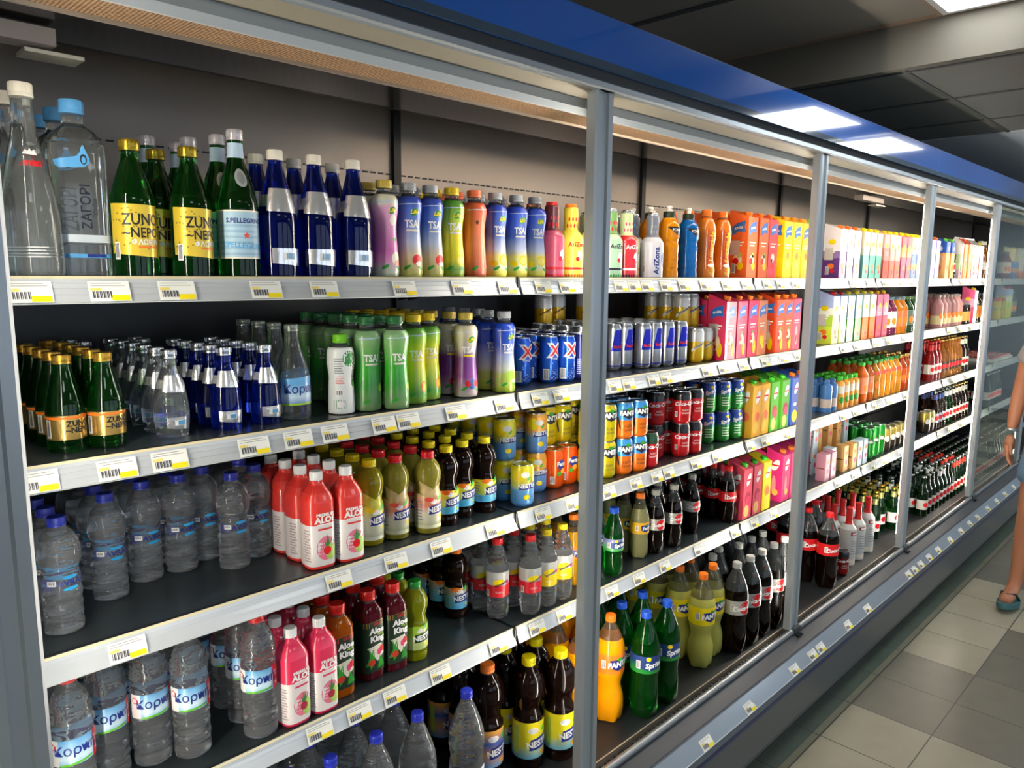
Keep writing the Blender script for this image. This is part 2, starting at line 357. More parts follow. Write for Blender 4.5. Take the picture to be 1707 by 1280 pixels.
tsai('tsai_coral', 'coral red drink bottle with orange cap', [(2, 'd85c34'), (80, 'ec8c60'), (130, 'e0703c'), (173, 'e4603c')], CAPO, None, [(-4, 128, 4, 5, BROWN)], life=False)
tsai('tsai_lemon', 'blue and yellow bottle printed with lemons', [(2, 'f0e040'), (20, 'e8e060'), (30, 'dce8c0'), (55, 'f0e478'), (70, 'c4cce0'), (105, '5a78c4'), (173, '1c40b8')], CAPS, CREAM, [(12, 42, 15, 13, YEL), (12, 42, 11, 10, mat('f8e878', .4)), (-16, 34, 10, 8, YEL), (34, 48, 9, 10, YEL)])
tsai('tsai_green', 'plain green tea bottle with dark green cap', [(2, '7c9c6c'), (30, '5c8c4c'), (60, '2c8c24'), (100, '34a428'), (150, '7cb068'), (173, '88b47c')], mat('1f6c34', .35), CREAM, [(26, 50, 8, 9, LIME)], life=False)
tsai('tsai_yellow2', 'yellow and green drink bottle with yellow cap', [(2, '98b840'), (30, '58a02c'), (60, 'b0c820'), (110, 'e8dc20'), (150, '98c028'), (173, '5ca034')], CAPY, CREAM, [(20, 40, 9, 13, ORANGE), (20, 40, 5, 9, YEL)], life=False)
tsai('tsai_purple', 'purple and cream bottle printed with berries', [(2, 'd8d0c4'), (28, 'b090a4'), (55, '8c3c94'), (100, '6c2c88'), (120, 'c4b4b8'), (150, 'd0c8b0'), (173, 'dcd4b8')], CAPG, YEL, [(0, 34, 8, 8, RED), (12, 38, 8, 8, mat('3c5cb0', .4)), (22, 34, 8, 8, RED), (10, 26, 9, 6, mat('3c5cb0', .4))])
tsai('tsai_pear', 'blue and green bottle printed with green apples', [(2, 'a4bc30'), (25, 'a8c040'), (50, 'b4c858'), (65, 'c4d0c0'), (100, '8c9cd0'), (125, '2c50b8'), (173, '1c44c0')], CAPS, CREAM, [(8, 42, 15, 14, LIME), (18, 30, 9, 5, CREAM)])
COCW = mat('e8ece8', .35)
def a_coco(b, M):
    b.ell(M, 12, 118, 16, 17, mat('2a8c3c', .4)); b.text(M, 'cocomax', 26, 98, 17, BROWN, rot=-math.pi/2, bold=.02); b.lines(M, -22, -2, 88, 118, 7, GREY); b.lines(M, -20, 0, 66, 80, 5, mat('d88080', .4)); b.bars(M, -12, 46, 18, 14)
    b.rect(M, -24, 2, 12, 32, mat('3c8c44', .4)); b.ell(M, -10, 22, 8, 7, WHITE, .8); b.ell(M, 24, 66, 6, 9, GREEN)
bottle('cocomax', 'coconut_water_bottle', 'bottle', 'white coconut water bottle with bright green cap', [(0.5, 0), (24, 0), (27, 3), (27.5, 14), (26, 60), (25, 80), (28, 105), (27.5, 130), (24, 140), (14, 146), (13.5, 156)], GCLEAR, (15.5, 150, 168, mat('7ad020', .35)), a_coco, sleeve=(2, 141, COCW))
# --- tall shaped bottles of the second section
def ari(k, desc, base, band_, txt, tcol, cap=SILVER, vert=False, neck='c8b040', spots=None):
    P = [(0.5, 0), (31, 0), (34, 3), (34.5, 10), (34.5, 95), (31, 112), (22, 124), (18, 132), (19, 160), (19, 182), (15, 188)]
    def art(b, M):
        if vert: b.text(M, txt, -4, 52, 24, tcol, rot=math.pi/2, bold=.03); b.ell(M, 20, 60, 7, 18, NAVY); b.ell(M, 22, 40, 5, 9, PURPLE)
        elif txt: b.text(M, txt, 10, 88, 17, tcol, bold=.03)
        if not vert:
            b.ell(M, 14, 60, 8, 13, WHITE); b.ell(M, 8, 50, 6, 6, RED, .9); b.rect(M, -44, 44, 22, 28, tcol, .6); 
            for i in range(12): b.poly(M, [(-44+i*8, 6), (-40+i*8, 12), (-36+i*8, 6), (-40+i*8, 0.5)], band_, .9)
        for i in range(8): b.ell(M, -30+i*9, 138+(i*17) % 34, 4.5, 5.5, spots or RED, .8)
        b.bars(M, -44, 28, 9, 24)
    bottle(k, 'iced_tea_bottle', 'bottle', desc, P, GCLEAR, (16, 182, 196, cap), art, sleeve=(1, 187, ramp([(1, base), (118, base), (122, neck), (187, neck)], hard=True)), r=34.5)
ari('arizona_pink', 'pink and dark iced tea bottle printed with fruit', 'c85070', RED, '', RED, cap=RED, neck='5c2028')
ari('arizona_yellow', 'bright yellow iced tea bottle printed with strawberries', 'e0d84c', ORANGE, 'AriZona', RED, cap=ORANGE, neck='e4d040')
ari('arizona_mint', 'mint green iced tea bottle', 'a8d0b0', GREEN, 'AriZona', INK, neck='6c9c50')
ari('arizona_red', 'red iced tea bottle with chequered foot', 'd02030', BLACK, 'AriZona', WHITE, neck='c4d4a0', spots=PINK)
ari('arizona_pale', 'pale green iced tea bottle with patterned neck', 'ccd8a4', ORANGE, '', ORANGE, neck='4c6070', spots=SKY)
ari('arizona_white', 'white iced tea bottle with blue upright lettering', 'd4d8e4', NAVY, 'AriZona', NAVY, vert=True, neck='707888', spots=GREY)
def power(k, desc, col, lab):
    P = [(0.5, 0), (30, 0), (33, 4), (33, 20), (31, 28), (33, 36), (31, 50), (33, 60), (31, 74), (33, 88), (33, 100), (30, 110), (33, 125), (34, 150), (32, 165), (24, 178), (19, 186), (18, 196)]
    def art(b, M):
        b.poly(M, [(-24, 158), (34, 158), (34, 120), (20, 128), (8, 136)], BLACK); b.text(M, 'POWER', 14, 148, 12, WHITE, bold=.03); b.rect(M, 12, 34, 124, 132, lab, .8)
    def ex(M): return [('sports_cap_spout', MB().lathe([(6, 205), (7, 206), (7, 214), (9, 216), (9, 222), (6, 224)], WHITE, 16).mesh('spout'), [])]
    bottle(k, 'sports_drink_bottle', 'bottle', desc, P, filled(col, 200, ltrans=.25), (19, 184, 206, mat('22321e', .4)), art, extra=ex, n=2)
    KINDS[k]['h'] = .224
power('power_orange', 'orange sports drink bottle with black neck', 'e89410', ORANGE); power('power_blue', 'bright blue sports drink bottle with black neck', '1470c8', SKY)
def a_luc(b, M):
    b.rect(M, -16, 30, 30, 165, mat('c02818', .35), slant=6, top=-14); b.rect(M, -20, -16, 30, 168, WHITE); b.text(M, 'Lucozade', 6, 105, 26, YEL, rot=math.pi/2, bold=.03); b.ell(M, 10, 24, 18, 16, mat('f0b020', .35)); b.ell(M, 4, 42, 14, 6, WHITE, .8)
bottle('lucozade', 'energy_drink_bottle', 'bottle', 'orange energy drink bottle with orange cap', [(0.5, 0), (28, 0), (32, 6), (33, 30), (27, 60), (27, 90), (32, 140), (31, 165), (24, 190), (16, 202), (15, 208)], filled('c86008', 200, ltrans=.2), (17, 204, 226, ORANGE), a_luc, sleeve=(3, 196, mat('d87818', .3, coat=.4)))
# --- plain water
AV = [(0.5, 0), (26, 0), (30, 5), (31, 14), (29, 22), (31, 30), (29.5, 38), (31, 46), (29, 56), (31.5, 66), (29.5, 76), (29.5, 100), (27, 108), (32, 122), (33, 138), (30, 156), (22, 172), (14, 180), (12.5, 190)]
def a_avra(b, M):
    b.text(M, 'AVRA', 8, 90, 14, NAVY, bold=.03, sx=1.2)
    for i in range(10): b.rect(M, -44+i*2.6, -42.8+i*2.6, 78+(i*7 % 5), 100, mat('3a4690', .4))
    for i in range(10): b.rect(M, 30+i*2.6, 31.2+i*2.6, 78+(i*7 % 5), 100, mat('3a4690', .4))
    for z in (80, 100): b.ell(M, 10, z, 14, 3, mat('28a4e0', .35), .8)
    b.bars(M, -22, 92, 16, 9)
bottle('water', 'water_bottle', 'bottle', 'small clear water bottle with dark blue cap', AV, PET, (14.5, 184, 200, BCAPB), a_avra, n=2)
W15 = [(0.5, 0), (38, 0), (43, 6), (44, 18), (41, 34), (44, 46), (41, 62), (44, 76), (41, 92), (44, 108), (44, 130), (41, 150), (44, 172), (45, 195), (42, 222), (32, 255), (20, 285), (14, 300), (13, 312)]
bottle('water15', 'large_water_bottle', 'bottle', 'large clear water bottle with blue cap', W15, PET, (15, 305, 324, mat('2a38b8', .35)), lambda b, M: (b.rect(M, -60, 60, 60, 130, mat('b8c4d4', .35)), b.rect(M, -8, 12, 62, 128, NAVY, .6), b.text(M, 'NE', 26, 90, 34, NAVY, bold=.02)), n=2)
KO = [(0.5, 0), (29, 0), (33, 5), (34, 14), (32, 26), (34, 38), (32, 50), (34, 62), (32, 74), (34, 86), (34, 150), (33, 165), (34.5, 180), (31, 200), (21, 220), (14, 232), (13, 242)]
def a_korpi(b, M):
    b.rect(M, -54, 52, 100, 146, ramp([(96, '5fb0e4'), (112, 'd4ecf6'), (130, '9ccdea'), (150, '3f90cc')], name='sky_print'), slant=0); b.text(M, 'Κορπή', -4, 126, 24, NAVY, bold=.015)
    b.rect(M, -30, 22, 98, 102, mat('58b020', .4), .6, slant=5, top=5); b.rect(M, -52, -32, 99, 146, WHITE, .6); b.ell(M, -43, 134, 6, 6, RED, .9); b.ell(M, -43, 134, 4.5, 4.5, WHITE, 1.1)
    b.rect(M, 26, 44, 97, 147, RED, .6); b.text(M, 'Sport', 35, 134, 7, WHITE, bold=.02, off=1); b.text(M, 'max', 35, 127, 7, WHITE, bold=.02, off=1); b.star(M, 35, 110, 6, WHITE, 1)
bottle('korpi', 'water_bottle', 'bottle', 'wide clear water bottle with blue and green label', KO, PET, (15, 236, 252, mat('d03030', .35)), a_korpi, n=2)
# --- aloe drinks
def aloe(k, desc, col, word, fruit):
    P = [(0.5, 0), (26, 0), (30, 4), (31, 14), (31, 130), (29, 148), (21, 166), (14, 176), (13.5, 184)]
    def art(b, M):
        b.rect(M, -13, 26, 95, 97, WHITE, .5); b.text(M, 'PREMIUM', 4, 116, 9, WHITE, bold=.04); b.text(M, 'ALOE', 4, 105, 17, WHITE, bold=.05); b.rect(M, -12, 18, 84, 88, mat(col, .4), .7)
        b.ell(M, 4, 45, 20, 26, mat('e47890', .4)); b.ell(M, 14, 36, 12, 18, mat('a8cc60', .4), .8)
        for i in range(16): b.ell(M, -12+(i % 4)*4, 34+(i//4)*7, 1.2, 1.2, WHITE, .9, 6)
        for dx, dz in ((-7, 12), (0, 26), (6, 20), (10, 12)): b.poly(M, [(6-3, 48), (6+3, 48), (6+dx, 50+dz)], mat('3c8444', .4), 1)
        b.ell(M, 6, 40, 8, 9, fruit, 1.1); b.lines(M, -44, -26, 20, 84, 12, mat('b0a0a0', .5), .7)
    bottle(k, 'aloe_drink_bottle', 'bottle', desc, P, mat(col, .25, coat=.4), (13.5, 180, 203, mat('eceeec', .35)), art, p=3.2, sleeve=(8, 160, ramp([(8, 'e2dcda'), (94, 'e2dcda'), (95, col), (160, col)], hard=True)), seg=28)
aloe('aloered', 'red and white aloe drink bottle with white cap', 'dc3830', 1, RED); aloe('aloepink', 'pink and white aloe drink bottle with white cap', 'dc3058', 1, mat('a82840', .4))
def king(k, desc, liq, lcol):
    P = [(0.5, 0), (25, 0), (28, 4), (29, 14), (29, 148), (27, 160), (20, 174), (15, 182), (15, 190)]
    def art(b, M):
        b.rect(M, -30, 30, 128, 140, lcol, top=2); b.text(M, 'OKF', 4, 134, 8, RED, bold=.03); b.text(M, 'Aloe', 4, 118, 19, WHITE, bold=.05, off=.9); b.text(M, 'vera', 12, 109, 9, LIME, off=1, bold=.03); b.text(M, 'King', 4, 99, 19, WHITE, bold=.05, off=.9)
        b.poly(M, [(-24, 36), (-6, 80), (-2, 40)], GREEN, .6); b.poly(M, [(-20, 80), (14, 86), (20, 60), (4, 44)], CREAM, .6); b.poly(M, [(-14, 28), (-16, 82), (-4, 40)], GREEN, .8)
        b.ell(M, 8, 66, 5, 8, PINK, .9); b.ell(M, 14, 72, 5, 8, RED, .9); b.ell(M, -10, 44, 8, 8, mat('c83820', .4), .9); b.poly(M, [(4, 26), (10, 58), (22, 30)], GREEN, .7)
    bottle(k, 'aloe_drink_bottle', 'bottle', desc, P, filled(liq, 182, ltrans=.35), (17.5, 186, 208, mat('cc2018', .3)), art, p=4, sleeve=(20, 140, mat('1c3420', .4)), seg=28)
king('aloeking', 'dark red aloe juice bottle with red cap', '5c1420', mat('8c7030', .3)); king('aloeking_o', 'amber aloe juice bottle with red cap', 'b85c08', mat('c04018', .3))
# --- iced tea bottles, 0.5 litre
N5 = [(0.5, 0), (26, 0), (30, 5), (31, 14), (29.5, 22), (31, 30), (31, 88), (29, 94), (26, 104), (28, 118), (32, 132), (31, 150), (24, 166), (16, 175), (14, 182)]
def nes5(k, desc, body, labm, cap, wordbg=NAVY, fruit=ORANGE, full=False):
    def art(b, M):
        if full:
            b.poly(M, [(-36, 128), (4, 100), (40, 132), (40, 96), (4, 84), (-36, 100)], labm, .6)
        b.ell(M, 2, 78, 9, 6, WHITE); b.ell(M, -8, 84, 14, 6, fruit, .6) ; b.ell(M, 18, 86, 8, 4, GREEN, .7, 10, .8); b.ell(M, 24, 90, 7, 3, GREEN, .8, 10, 1.2)
        b.poly(M, [(-10, 68), (44, 76), (42, 50), (-12, 48)], wordbg, .7); b.text(M, 'NESTEA', 17, 60, 18, WHITE, bold=.04, off=1.2, rot=.08)
        b.ell(M, 24, 40, 5, 4, YEL, .7); b.lines(M, -46, -26, 36, 80, 7, GREY)
    bottle(k, 'iced_tea_bottle', 'bottle', desc, N5, body, (16, 178, 194, cap), art, sleeve=(30, 88, labm) if not full else (14, 96, labm), n=2)
NB = ramp([(30, '58b8e4'), (46, '4cb0dc'), (50, 'c8dc50'), (88, 'e8dc28')], name='lemon_print')
nes5('nest_blk', 'dark lemon iced tea bottle with yellow cap', filled('180a05', 178, ltrans=.08), NB, mat('f0dc00', .35))
nes5('nest_lem', 'pale yellow iced tea bottle with yellow cap', filled('b8ac20', 176, ltrans=.5), ramp([(14, 'c8ccb0'), (60, 'd4d8b8'), (80, 'd0cc40'), (96, 'c8c830')], name='tea_print'), mat('e8d400', .35), full=True, fruit=YEL)
nes5('nest_mel', 'melon iced tea bottle with red cap', filled('b0a83c', 176, ltrans=.5), ramp([(14, 'c8cca0'), (50, 'dcd8c0'), (70, 'e08060'), (96, 'c8b078')], name='tea_print'), RED, full=True, fruit=mat('e85040', .4))
nes5('nest_grn', 'green tea bottle with dark green cap', filled('98a010', 176, ltrans=.5), ramp([(30, 'b8c880'), (50, 'c4d47c'), (70, 'a0c430'), (88, 'a8cc28')], name='tea_print'), mat('1c8c2c', .35), wordbg=mat('143c24', .4), fruit=LIME)
nes5('nest_pea', 'dark peach iced tea bottle with orange cap', filled('180a05', 178, ltrans=.08), ramp([(30, '48a8dc'), (60, '80c0dc'), (88, 'e8a860')], name='peach_print'), ORANGE)
N15 = [(0.5, 0), (38, 0), (43, 6), (44, 20), (42, 28), (44, 36), (44, 142), (42, 150), (36, 168), (38, 190), (45, 215), (45, 238), (40, 262), (26, 282), (18, 292), (17, 300)]
def nes15(k, desc, labm, cap):
    def art(b, M):
        b.ell(M, 0, 118, 16, 9, WHITE); b.ell(M, 0, 118, 14, 7.5, mat('d8d8e0', .4), .8); b.poly(M, [(-8, 92), (56, 104), (52, 64), (-12, 60)], NAVY, .7)
        b.text(M, 'NESTEA', 24, 80, 25, WHITE, bold=.04, off=1.2, rot=.12); b.ell(M, 36, 120, 12, 6, GREEN, .8, 10, .8); b.rect(M, -62, -44, 50, 130, mat('a8c440', .4), .6)
        b.ell(M, 30, 50, 10, 8, mat('e8a030', .4), .8)
    bottle(k, 'large_iced_tea_bottle', 'bottle', desc, N15, filled('140805', 290, ltrans=.06), (19.5, 292, 314, cap), art, sleeve=(36, 142, labm), n=2)
nes15('nestlem15', 'large dark lemon iced tea bottle with yellow cap', ramp([(36, '4ca4cc'), (60, 'a8c4a8'), (76, 'e0d428'), (142, 'e8d81c')], name='lemon_print', mottle=6), mat('f0dc00', .35))
nes15('nestpea15', 'large dark peach iced tea bottle with orange cap', ramp([(36, '3c98d4'), (80, 'd0904c'), (110, '2c5ca8'), (142, 'e0a040')], name='peach_print', mottle=12), mat('f08030', .35))
# --- sodas 0.5 litre and 1.5 litre
S5 = [(0.5, 0), (24, 0), (29, 6), (31, 20), (30, 50), (28, 72), (31.5, 84), (31.5, 122), (31, 134), (26, 155), (18, 178), (13, 192), (12.5, 203)]
S15 = [(0.5, 0), (36, 0), (43, 8), (45, 30), (43, 90), (41, 120), (45, 145), (45, 205), (44, 222), (37, 252), (25, 282), (15, 304), (13, 316)]
F15 = [(0.5, 0), (34, 0), (42, 8), (45, 40), (43, 80), (35, 112), (40, 140), (45, 160), (45, 220), (43, 240), (36, 262), (24, 288), (15, 306), (13, 316)]
def soda(k, desc, small, body, lab, word, wcol, cap, z, bg=None, fan=False, extra_art=None):
    sc = .68 if small else 1
    prof = S5 if small else (F15 if fan else S15)
    z0, z1 = z
    def art(b, M):
        zc = (z0+z1)/2
        if bg: b.ell(M, 8*sc+4, zc, 26*sc, (z1-z0)*.46, bg, .6, 18)
        if extra_art: extra_art(b, M, zc, sc)
        b.text(M, word, 8*sc+4, zc, 23*sc, wcol, bold=.05, off=1, shear=.15, rot=.1)
        b.bars(M, -38*sc, zc, 14*sc, 26*sc)
    bottle(k, 'soda_bottle' if small else 'large_soda_bottle', 'bottle', desc, prof, body, ((14.5, 198, 216, cap) if small else (15.5, 311, 332, cap)), art, sleeve=(z0, z1, lab), lob=.22, n=2, seg=30)
SPR = mat('14902c', .04, trans=.92, ior=1.34, name='green_plastic')
def spr_art(b, M, zc, sc):
    b.poly(M, [(-30*sc, zc+12*sc), (20*sc, zc+18*sc), (44*sc, zc+8*sc), (42*sc, zc-14*sc), (0, zc-18*sc), (-30*sc, zc-12*sc)], mat('1c3c78', .4), .6); b.ell(M, -6*sc, zc+20*sc, 8*sc, 7*sc, YEL, .9)
soda('sprite15', 'large green lemonade bottle with blue cap', False, SPR, ramp([(150, '1c8c30'), (168, '28783c'), (185, '1c3c78'), (205, '203c80')], name='green_print'), 'Sprite', WHITE, mat('1c50c0', .35), (150, 205), extra_art=spr_art)
soda('sprite5', 'small green lemonade bottle with blue cap', True, SPR, ramp([(84, '2c9c40'), (98, '6cb078'), (108, '9098c0'), (122, '6c74a8')], name='green_print'), 'Sprite', WHITE, mat('1c50c0', .35), (84, 122), extra_art=spr_art)
COLA = filled('0c0402', 236, 'a8b0b0', .03); COLA5 = filled('0c0402', 160, 'a8b0b0', .03)
SILP = mat('b8bab4', .35, .3)
soda('cokel15', 'large dark cola bottle with silver label', False, COLA, SILP, 'Coca-Cola', WHITE, mat('9ca09c', .35), (150, 202), bg=RED)
soda('coke15', 'large dark cola bottle with red label', False, COLA, mat('cc1c20', .35), 'Coca-Cola', WHITE, mat('d81820', .35), (150, 202))
soda('cokel5', 'small dark cola bottle with silver label', True, COLA5, SILP, 'Coca-Cola', WHITE, mat('a8aaa0', .35), (84, 122), bg=RED)
soda('coke5', 'small dark cola bottle with red label', True, COLA5, mat('cc1c20', .35), 'Coca-Cola', WHITE, mat('d81820', .35), (84, 122))
FOL = mat('f08020', .35)
def fan_art(b, M, zc, sc): b.ell(M, 10*sc+4, zc+15*sc, 9*sc, 6*sc, GREEN, .9); b.poly(M, [(-18*sc, zc+14*sc), (36*sc, zc+18*sc), (38*sc, zc-8*sc), (8*sc, zc-20*sc), (-16*sc, zc-10*sc)], NAVY, .7)
soda('fanta15', 'large orange soda bottle with orange cap', False, filled('f0a008', 262, 'd8c8a0', .05), FOL, 'FANTA', WHITE, mat('f07818', .35), (160, 222), fan=True, extra_art=fan_art)
soda('fantal15', 'large pale lemon soda bottle with orange cap', False, filled('c8c460', 250, 'd0d0b0', .25), mat('e8d010', .35), 'FANTA', WHITE, mat('f07818', .35), (160, 222), fan=True, extra_art=fan_art)
soda('fanta5', 'small orange soda bottle with orange cap', True, filled('d09808', 165, 'c8b890', .2), FOL, 'Fanta', WHITE, mat('f07818', .35), (84, 122), extra_art=fan_art)
soda('fantal5', 'small pale lemon soda bottle with orange cap', True, filled('a8a470', 165, 'c0c0a0', .4), mat('e8b020', .35), 'Fanta', WHITE, mat('f07818', .35), (84, 122), extra_art=fan_art)
def schw(k, desc, lo, cap):
    lab = ramp([(66, lo), (98, lo), (99, 'c8c8c4'), (135, 'c0c4c4')], hard=True, name='schweppes_print')
    def art(b, M):
        b.ell(M, -6, 108, 16, 8, YEL, .7, 14, .2); b.text(M, 'Schweppes', 2, 104, 9, INK, bold=.03, rot=.4, off=1); b.ell(M, 20, 106, 6, 6, PINK, .8); b.text(M, 'SODA', -4, 80, 8, WHITE); b.bars(M, -38, 76, 10, 18)
    bottle(k, 'soda_bottle', 'bottle', desc, [(0.5, 0), (22, 0), (28, 6), (31, 22), (30, 58), (31, 66), (31, 138), (29, 152), (22, 178), (15, 198), (12.5, 208)], PET, (14.5, 205, 222, cap), art, sleeve=(66, 135, lab), lob=.22, n=2, seg=30)
schw('schw_red', 'clear soda bottle with red label and cap', 'd8202c', mat('d81c20', .35)); schw('schw_yel', 'clear tonic bottle with yellow label and cap', 'e8cc10', mat('e8d010', .35))
# --- cans
def can(k, desc, h, r, side, art, levels=1, name='soda_can'):
    pf = [(0.5, 0), (r*.72, 0), (r*.8, 2), (r*.97, 9), (r, 13), (r, h-14), (r*.97, h-10), (r*.84, h-3), (r*.84, h-2)]
    M = round_map(pf); b = MB().lathe(pf, side, 28)
    art(b, M)
    lid = MB().lathe([(r*.82, h-3), (r*.87, h-2.5), (r*.87, h), (r*.83, h), (r*.8, h-3), (r*.4, h-3.4)], mat('c4c6c8', .28, 1, name='can_metal'), 24)
    t = MB(); t.lathe([(6, h-3), (6.5, h-2.6), (6.5, h-2.2), (5, h-2)], mat('b0b2b4', .3, 1), 12, cy=-4)
    KINDS[k] = dict(name=name, cat='can', desc=desc, parts=[('can_body', b.mesh('can'), []), ('can_lid', lid.mesh('lid'), [('pull_tab', t.mesh('tab'))])], r=r/1000, h=h/1000, levels=levels)
def a_xl(b, M):
    b.text(M, 'X', 18, 88, 48, WHITE, bold=.09); b.text(M, 'X', 18, 88, 43, RED, bold=.02, off=1.2); b.text(M, 'energy', 16, 68, 9, WHITE, bold=.02); b.bars(M, -8, 24, 18, 30)
    for i in range(40):
        random.seed(i+50); b.ell(M, random.uniform(2, 38), random.uniform(12, 50)*random.random()+10, .8, .8, WHITE, .7, 5)
can('xl', 'bright blue slim energy drink can', 128, 26.5, mat('1c58c8', .25, .55, coat=.3), a_xl, name='energy_drink_can')
can('navy', 'dark navy slim energy drink can', 132, 26.5, mat('14206c', .25, .5, coat=.3), lambda b, M: (b.lines(M, -10, 20, 20, 60, 8, mat('98a0c8', .4)), b.ell(M, 24, 104, 8, 12, WHITE)), name='energy_drink_can')
def a_rb(b, M):
    b.poly(M, [(-4, 60), (44, 60), (44, 126), (8, 126)], mat('1420b0', .25, .4)); b.text(M, 'Red Bull', 24, 74, 12, RED, bold=.06); b.rect(M, -80, 80, 12, 16, mat('202c9c', .3, .4)); b.poly(M, [(44, 60), (80, 60), (74, 14), (44, 14)], mat('1420b0', .25, .4)); b.ell(M, 46, 62, 6, 6, YEL, .8); b.ell(M, 44, 52, 9, 4, RED, .8, 12, .4)
can('redbull', 'blue and silver slim energy drink can', 144, 26.5, mat('b8bcc0', .28, .85), a_rb, name='energy_drink_can')
TON = ramp([(8, 'e8b810'), (70, 'e8b810'), (71, 'd0d0cc'), (112, 'd0d0cc')], hard=True, metal=.3, name='tonic_print')
can('tonic', 'yellow and white tonic can', 116, 29, TON, lambda b, M: (b.poly(M, [(-24, 46), (36, 86), (36, 76), (-24, 36)], WHITE), b.text(M, 'Schweppes', 6, 62, 11, INK, rot=.55, bold=.03, off=1)), levels=2)
can('tonic_dark', 'silver and gold can stacked at the back', 116, 29, TON, lambda b, M: b.text(M, 'Schweppes', 4, 62, 11, INK, rot=.5, bold=.03), levels=2)
BL3 = ramp([(6, '5090d4'), (50, '64a4dc'), (64, 'd8d45c'), (100, 'e8dc20')], metal=.15, name='lemon_can_print', mottle=10)
def a_nc(b, M): b.ell(M, 0, 88, 12, 8, WHITE, .6); b.poly(M, [(-16, 60), (30, 68), (28, 50), (-18, 48)], NAVY, .7); b.text(M, 'NESTEA', 7, 58, 15, WHITE, bold=.05, off=1.2, rot=.05); b.ell(M, 10, 78, 7, 3, GREEN, .8, 10, .9); b.ell(M, 4, 28, 9, 7, YEL, .7); b.ell(M, -18, 84, 16, 16, YEL, .5)
can('can_nlem', 'blue and yellow lemon iced tea can', 113, 31, BL3, a_nc, levels=2); can('can_nlem1', 'blue and yellow lemon iced tea can standing alone in front', 113, 31, BL3, a_nc)
can('can_npea', 'blue and orange peach iced tea can', 113, 31, ramp([(6, '5c88cc'), (50, '6898d4'), (66, 'ecb05c'), (100, 'eca434')], metal=.15, name='peach_can_print', mottle=8), a_nc, levels=2)
def a_fo(b, M): b.ell(M, 18, 70, 15, 15, NAVY, .6); b.text(M, 'Fanta', 18, 72, 16, WHITE, bold=.05, off=1); b.ell(M, 22, 52, 9, 8, mat('f8b040', .4), .8); b.ell(M, 8, 44, 7, 6, GREEN, .9); b.bars(M, -12, 26, 14, 22)
FO = mat('ec5a10', .25, .35, coat=.3)
can('can_fora', 'orange soda can', 113, 31, FO, a_fo, levels=2); can('can_fora1', 'orange soda can with empty space above', 113, 31, FO, a_fo)
def a_fl(b, M): b.poly(M, [(-14, 92), (30, 94), (32, 72), (8, 62), (-12, 72)], INK, .6); b.text(M, 'FANTA', 9, 80, 19, WHITE, bold=.06, off=1); b.ell(M, 10, 94, 8, 5, GREEN, .8); b.text(M, 'ΧΩΡΙΣ', 8, 40, 10, INK); b.text(M, 'ΖΑΧΑΡΗ', 8, 28, 9, INK); b.ell(M, -22, 50, 3, 20, INK, .6, 10, .2)
can('can_fyel', 'yellow lemon soda can', 113, 31, mat('dcc810', .25, .3, coat=.3), a_fl, levels=2)
can('can_fblu', 'blue and orange soda can', 113, 31, ramp([(4, 'f07814'), (58, 'f07814'), (59, '3c98e0'), (113, '3c98e0')], hard=True, metal=.3, name='blue_orange_print'), a_fl, levels=2)
def a_ck(b, M): b.text(M, 'Coca-Cola', 8, 70, 18, WHITE, bold=.04, shear=.2, rot=.05); b.text(M, 'ΧΩΡΙΣ', 6, 48, 8, WHITE); b.text(M, 'ΖΑΧΑΡΗ', 6, 38, 8, WHITE); b.bars(M, -26, 34, 10, 18)
can('can_cokel', 'red cola can with dark green top', 113, 31, ramp([(4, 'c81820'), (78, 'c81820'), (79, '1c4c2c'), (104, '1c4c2c')], hard=True, metal=.3, name='cola_print'), a_ck)
can('can_coke', 'red cola can with black top', 113, 31, ramp([(4, 'c81820'), (80, 'c81820'), (81, '141414'), (113, '141414')], hard=True, metal=.3, name='cola_print'), a_ck, levels=2)
can('can_sprite', 'green and blue lemonade can', 113, 31, ramp([(4, '1c8428'), (58, '288c34'), (72, '1c4c90'), (113, '1c3c9c')], metal=.3, name='lemonade_print'), lambda b, M: (b.text(M, 'Sprite', 8, 78, 18, WHITE, bold=.05, rot=.25, shear=.2), b.ell(M, 12, 96, 7, 6, YEL, .8), b.lines(M, -8, 24, 26, 54, 4, mat('c8e0c8', .4))), levels=2)
can('can_green', 'green beer can with silver ends', 160, 33, mat('1f8c2c', .25, .5), lambda b, M: (b.ell(M, 8, 90, 16, 9, WHITE), b.rect(M, -24, 30, 80, 84, BLACK, .8), b.star(M, 8, 104, 5, RED), b.rect(M, -110, 110, 6, 16, SILVER)), name='beer_can')
can('can_gold', 'dark beer can with gold top', 125, 33, ramp([(6, '2c2418'), (60, '3c3020'), (90, 'b8a040'), (118, 'c8b050')], metal=.5, name='gold_print'), lambda b, M: b.ell(M, 8, 70, 14, 16, CREAM), name='beer_can')
